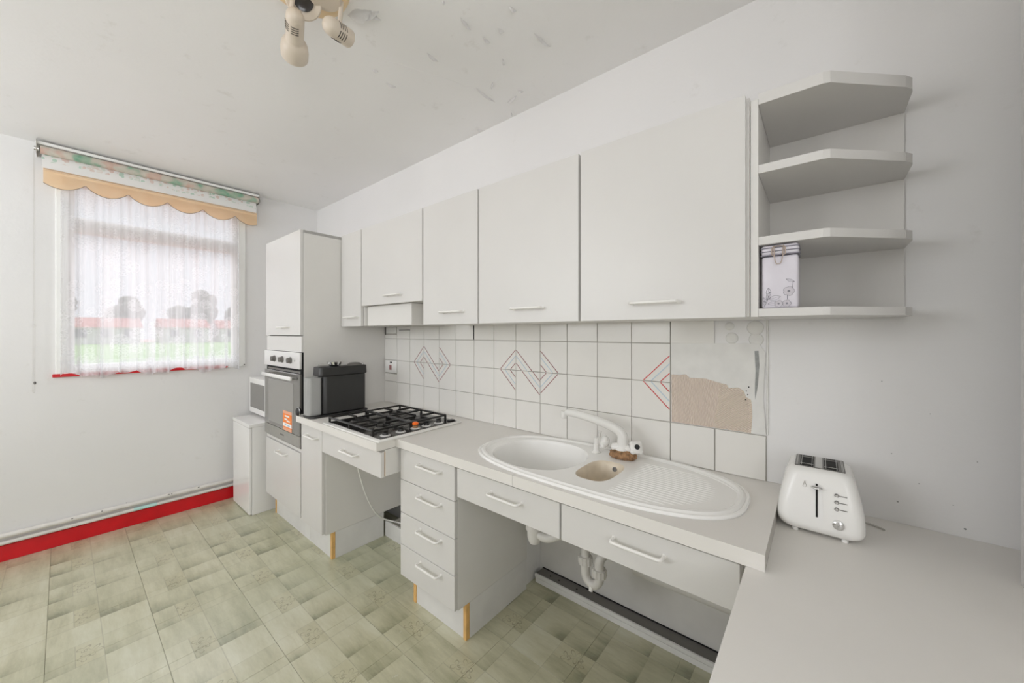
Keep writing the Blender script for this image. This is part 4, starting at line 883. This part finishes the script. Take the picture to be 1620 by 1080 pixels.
bm = B(); prism(bm, [(x+(1.24-x)*0.1, y+(-0.544-y)*0.1) for x, y in tk], 'z', WT+0.0125, WT+0.022); obj('tank_foot', bm, 'black', t)
bm = B()
for x in (1.215, 1.235, 1.262): obj('tank_rib', tube(B(), [(x, -0.583, WT+0.03), (x, -0.583, 0.99)], 0.0012, 6), 'tank', t)
for x, z_ in ((1.22, 0.80), (1.245, 0.806), (1.26, 0.803)): box(bm, x, x+0.008, -0.56, -0.54, WT+0.022, z_)
obj('tank_valve', bm, 'tank', t)
bm = B(); lathe(bm, [(0, 0.022), (0.004, 0.024), (0.010, 0.024), (0.014, 0.018), (0.0145, 0.0)], (1.153, -0.585, 0.806), (0.2, -1, 0.1), 24); obj('dial', bm, 'black', t, True)
bm = B(); pts = [(1.153+0.024*math.cos(a), -0.592, 0.806+0.024*math.sin(a)) for a in [2*PI*k/24 for k in range(25)]]; tube(bm, pts, 0.0018, 6, False); obj('dial_ring', bm, 'chrome', t, True)
# ------------------------------------------------------------------ white box and microwave by the window
t = thing('small_appliance_cabinet', (0.27, -0.4, 0.0), 'low glossy white box cabinet standing in the window corner', 'cabinet')
bm = B(); box(bm, 0.092, 0.464, -0.630, -0.06, 0.0, 0.608, 0.003, 2); obj('body', bm, 'appliance', t)
bm = B(); box(bm, 0.089, 0.467, -0.650, -0.055, 0.6085, 0.632, 0.003, 2); obj('lid', bm, 'appliance', t)
bm = B(); box(bm, 0.092, 0.464, -0.648, -0.631, 0.008, 0.605, 0.003, 2); obj('door', bm, 'appliance', t)
t = thing('microwave', (0.24, -0.3, 0.632), 'white microwave with grey window, on the low white box cabinet', 'microwave')
bm = B(); box(bm, 0.02, 0.505, -0.508, -0.16, 0.650, 0.918, 0.004, 2); obj('case', bm, 'appliance', t)
bm = B(); box(bm, 0.02, 0.40, -0.526, -0.509, 0.650, 0.918, 0.003, 2); d = obj('door', bm, 'appliance', t)
bm = B(); box(bm, 0.05, 0.365, -0.5275, -0.5255, 0.690, 0.878, 0.001, 1); obj('window', bm, 'micro_glass', d)
bm = B(); box(bm, 0.402, 0.505, -0.526, -0.509, 0.650, 0.918, 0.003, 2); obj('control_panel', bm, 'appliance', t)
for x in (0.06, 0.46):
    for y in (-0.49, -0.20): obj('foot', cyl(B(), (x, y, 0.6322), (x, y, 0.651), 0.012, seg=12), 'black', t)
# ------------------------------------------------------------------ toaster
t = thing('toaster', (3.493, -0.13, 0.743), 'white wide slot toaster on the lower worktop', 'toaster')
def prof_loop(z, s):     # plan outline at height z
    f_ = (z-0.750)/0.160
    hw = (0.0855+0.0045*math.sin(PI*min(1, f_*1.0+0.1)))*(1-0.24*max(0, f_)**1.8)-s
    yf = -0.243+0.030*max(0, f_)**1.6+s; yb = -0.050-0.018*max(0, f_)**1.6-s
    return [(x, y, z) for x, y in rrect(3.4935-hw, 3.4935+hw, yf, yb, 0.026, 6)]
bm = B(); zs = [(0.750, 0.020), (0.752, 0.012), (0.757, 0.006), (0.764, 0.002), (0.772, 0)]+[(0.772+0.0145*k, 0) for k in range(1, 9)]+[(0.897, 0.001), (0.902, 0.004), (0.906, 0.009), (0.9072, 0.013)]
loops_skin(bm, [prof_loop(z, s) for z, s in zs], True, True); bmesh.ops.recalc_face_normals(bm, faces=bm.faces)
tb = obj('body', bm, 'plastic', t, True, angle=60)
bm = B(); box(bm, 3.442, 3.5455, -0.197, -0.082, 0.9066, 0.9082, 0.001, 1); obj('slot_plate', bm, 'grey', t)
for x0_, x1_ in ((3.453, 3.481), (3.504, 3.532)):
    bm = B(); box(bm, x0_, x1_, -0.192, -0.088, 0.9083, 0.9089); sl = obj('slot', bm, 'dark', t)
    bm = B()
    for y in (-0.175, -0.105): tube(bm, [(x0_, y, 0.9093), (x1_, y, 0.9093)], 0.0009, 5)
    for x in (x0_+0.003, x1_-0.003): tube(bm, [(x, -0.19, 0.9093), (x, -0.09, 0.9093)], 0.0007, 5)
    obj('slot_wire', bm, 'steel', sl)
bm = B()
for x in (3.4455, 3.4475, 3.5395, 3.5420): box(bm, x-0.0006, x+0.0006, -0.195, -0.084, 0.9083, 0.9098)
box(bm, 3.4850, 3.5000, -0.194, -0.086, 0.9083, 0.9092); obj('slot_trim', bm, 'steel', t)
def yface(z):
    f_ = max(0, (z-0.750)/0.160); return -0.243+0.030*f_**1.6
bm = B(); zz = [0.790+0.0075*k for k in range(12)]; lp = []
for i, z in enumerate(zz):
    w_ = 0.0125 if i < 5 else 0.0125-0.0035*(i-4)/7
    lp.append([(3.4885-w_, yface(z)-0.0012, z), (3.4885+w_, yface(z)-0.0012, z), (3.4885+w_, yface(z)+0.003, z), (3.4885-w_, yface(z)+0.003, z)])
loops_skin(bm, lp, True, True); bmesh.ops.recalc_face_normals(bm, faces=bm.faces); obj('lever_track', bm, 'appliance', t, True)
bm = B(); tube(bm, [(3.4885, yface(z)-0.0012, z) for z in [0.795+0.010*k for k in range(9)]], 0.0023, 6); obj('lever_slot', bm, 'dark', t)
bm = B(); z = 0.868; r_ = bmesh.ops.create_uvsphere(bm, u_segments=20, v_segments=12, radius=1); bmesh.ops.scale(bm, vec=(0.0125, 0.010, 0.0045), verts=bm.verts); bmesh.ops.translate(bm, vec=(3.4885, yface(z)-0.009, z), verts=bm.verts); obj('lever', bm, 'chrome', t, True)
for z in (0.856, 0.840, 0.824):
    bm = B(); cyl(bm, (3.527, yface(z)+0.001, z), (3.527, yface(z)-0.0028, z), 0.0034, 0.003, 14); bt = obj('button', bm, 'chrome', t, True); obj('button_ring', cyl(B(), (3.527, yface(z)+0.001, z), (3.527, yface(z)-0.0008, z), 0.0046, seg=16), 'grey', bt)
    bm = B(); box(bm, 3.531, 3.547, yface(z)-0.0009, yface(z)+0.001, z-0.0009, z+0.0009); box(bm, 3.524, 3.536, yface(z)-0.0005, yface(z)+0.001, z-0.0072, z-0.0062); obj('button_print', bm, 'text', bt)
z = 0.788; bm = B(); lathe(bm, [(0, 0.0118), (0.005, 0.0115), (0.007, 0.009), (0.0072, 0.0)], (3.530, yface(z)+0.001, z), (0, -1, 0.05), 24); box(bm, 3.5285, 3.5315, yface(z)-0.012, yface(z)-0.005, z-0.009, z+0.009, 0.001, 1); obj('browning_dial', bm, 'chrome', t, True)
bm = B(); y_ = yface(0.868)-0.0012     # small droplet shaped logo
tube(bm, [(3.4640, y_, 0.877), (3.4625, y_, 0.871), (3.4600, y_, 0.864), (3.4640, y_, 0.860), (3.4680, y_, 0.864), (3.4655, y_, 0.871), (3.4640, y_, 0.877)], 0.0006, 5); tube(bm, [(3.459, y_, 0.858), (3.469, y_, 0.858)], 0.0005, 5); obj('logo', bm, 'edge', t)
for x in (3.444, 3.543):
    for y in (-0.222, -0.07): obj('foot', cyl(B(), (x, y, 0.7431), (x, y, 0.752), 0.007, seg=12), 'plastic', t)
bm = B(); tube(bm, smooth_pts([(3.565, -0.066, 0.7475), (3.585, -0.066, 0.7462), (3.602, -0.069, 0.7458), (3.622, -0.082, 0.7458), (3.625, -0.088, 0.7458)], 5), 0.0025, 8); obj('toaster_cord', bm, 'edge', t, True)
# ------------------------------------------------------------------ ceiling spotlight fitting
t = thing('ceiling_spotlight', (2.27, -0.97, HC), 'aged cream plastic ceiling fitting with adjustable spotlights', 'ceiling light')
PC = Vector((2.262, -0.985, HC))
bm = B(); lathe(bm, [(0.0, 0.125), (0.010, 0.127), (0.026, 0.120), (0.034, 0.105), (0.036, 0.0)], PC, (0, 0, -1), 40); obj('ceiling_plate', bm, 'cream_yellow', t, True)
bm = B(); lathe(bm, [(0.0, 0.050), (0.012, 0.050), (0.020, 0.045), (0.022, 0.0)], PC+Vector((0.030, 0.045, -0.035)), (0, 0, -1), 30); obj('boss', bm, 'cream', t, True)
def spot(p0, p1, r, flare, vents, arm):
    p0 = Vector(p0); p1 = Vector(p1); d = (p1-p0); L = d.length; d.normalize(); bm = B()
    pr = [(0.0, 0.0), (0.002, r*0.4), (0.008, r*0.75), (0.018, r*0.95), (0.028, r)]
    if flare: pr += [(L*0.62, r), (L*0.64, r*1.05), (L*0.66, r*1.25), (L*0.74, r*1.5), (L*0.86, r*1.62), (L, r*1.60), (L, r*1.5), (L*0.75, r*1.2), (L*0.7, 0.0)]
    else: pr += [(L, r*1.02), (L, r*0.9), (L*0.8, r*0.8), (L*0.8, 0.0)]
    lathe(bm, pr, p0, d, 28); hd_ = obj('spot_head', bm, 'cream', t, True)
    a, b = frame_of(d); bm = B()
    for a0 in vents:
        for k in range(4):
            s = 0.040+0.008*k; pts = [p0+d*s+(a*math.cos(q)+b*math.sin(q))*(r+0.0003) for q in [a0-0.42+0.84*i/8 for i in range(9)]]; tube(bm, pts, 0.0012, 4)
    obj('vent_slot', bm, 'dark', hd_)
    if arm:
        bm = B(); tube(bm, arm, 0.007, 12); obj('arm', bm, 'cream', t, True)
    return hd_
spot((2.238, -1.006, 2.268), (2.078, -0.949, 2.235), 0.0265, True, (-2.7, -1.6, 2.2, 0.9), [(2.228, -1.006, 2.345), (2.208, -1.006, 2.278)])
spot((2.323, -0.955, 2.22), (2.298, -0.865, 2.235), 0.0265, False, (-2.2, 0.2, 1.5, -0.9), [(2.303, -0.893, 2.335), (2.300, -0.893, 2.30), (2.298, -0.897, 2.258)])
# spotlight facing the camera
p0 = Vector((2.205, -0.965, 2.352)); d_ = Vector((0.62, -0.35, -0.70))
bm = B(); lathe(bm, [(0, 0.02), (0.01, 0.045), (0.05, 0.053), (0.053, 0.050), (0.046, 0.030)], p0, d_, 32); h_ = obj('spot_head', bm, 'cream', t, True)
bm = B(); lathe(bm, [(0.044, 0.031), (0.050, 0.029), (0.047, 0.022), (0.0475, 0.0)], p0, d_, 28); obj('lens', bm, 'lens', h_, True)
# ------------------------------------------------------------------ outdoors seen through the window
struct('ground', box(B(), -140, -0.28, -90, 90, -0.60, -0.50), 'paving').name = 'ground'
bm = B(); box(bm, -98, -22, -60, 70, -0.4995, -0.46); o = obj('lawn', bm, 'grass', None, False, 'green lawn beyond the paving outside the window', 'lawn', kind='stuff')
def house(x, y, w, hgt, label):
    t = thing('house', (x, y, -0.5), label, 'house', 'houses across the lawn')
    bm = B(); box(bm, x-4, x+4, y-w/2, y+w/2, -0.46, hgt); obj('wall', bm, 'render_wall', t)
    bm = B(); prism(bm, [(x-4.4, hgt), (x+4.4, hgt), (x, hgt+1.7)], 'y', y-w/2-0.3, y+w/2+0.3); obj('roof', bm, 'roof', t)
    n = int(w/2.4)
    for k in range(n):
        yc = y-w/2+w*(k+0.5)/n; bm = B(); box(bm, x+3.98, x+4.05, yc-0.6, yc+0.6, 0.6, 1.9); obj('window', bm, 'dark_glass', t)
house(-90, 3, 8, 2.2, 'low pale house with red roof seen left through the net'); house(-90, 13, 6.5, 2.3, 'low pale house with red roof in the middle of the view through the net'); house(-90, 21.5, 7, 2.2, 'low pale house with red roof seen right through the net')
def tree(x, y, hgt, r, label):
    t = thing('tree', (x, y, -0.5), label, 'tree', 'trees behind the lawn')
    bm = B(); cyl(bm, (x, y, -0.459), (x, y, hgt*0.6), 0.25, 0.15, 8); obj('trunk', bm, 'bark', t)
    bm = B(); 
    for k in range(9):
        r_ = bmesh.ops.create_icosphere(bm, subdivisions=2, radius=r*random.uniform(0.4, 0.7))
        off = Vector((x+random.uniform(-.5, .5)*r, y+random.uniform(-.7, .7)*r, hgt*0.62+random.uniform(-.25, .4)*hgt))
        for v in r_['verts']: v.co = v.co*(1+0.25*mn.noise(v.co*1.7+off)) + off
    obj('crown', bm, 'foliage', t, True)
tree(-104, -4.0, 9.0, 3.6, 'broad tree at the far left of the window view'); tree(-106, 7.5, 7.5, 3.6, 'tree between the left and middle houses'); tree(-105, 17.5, 9.5, 4.2, 'tall tree between the middle and right houses'); tree(-104, 28, 8.6, 3.8, 'bushy tree near the right side of the window')
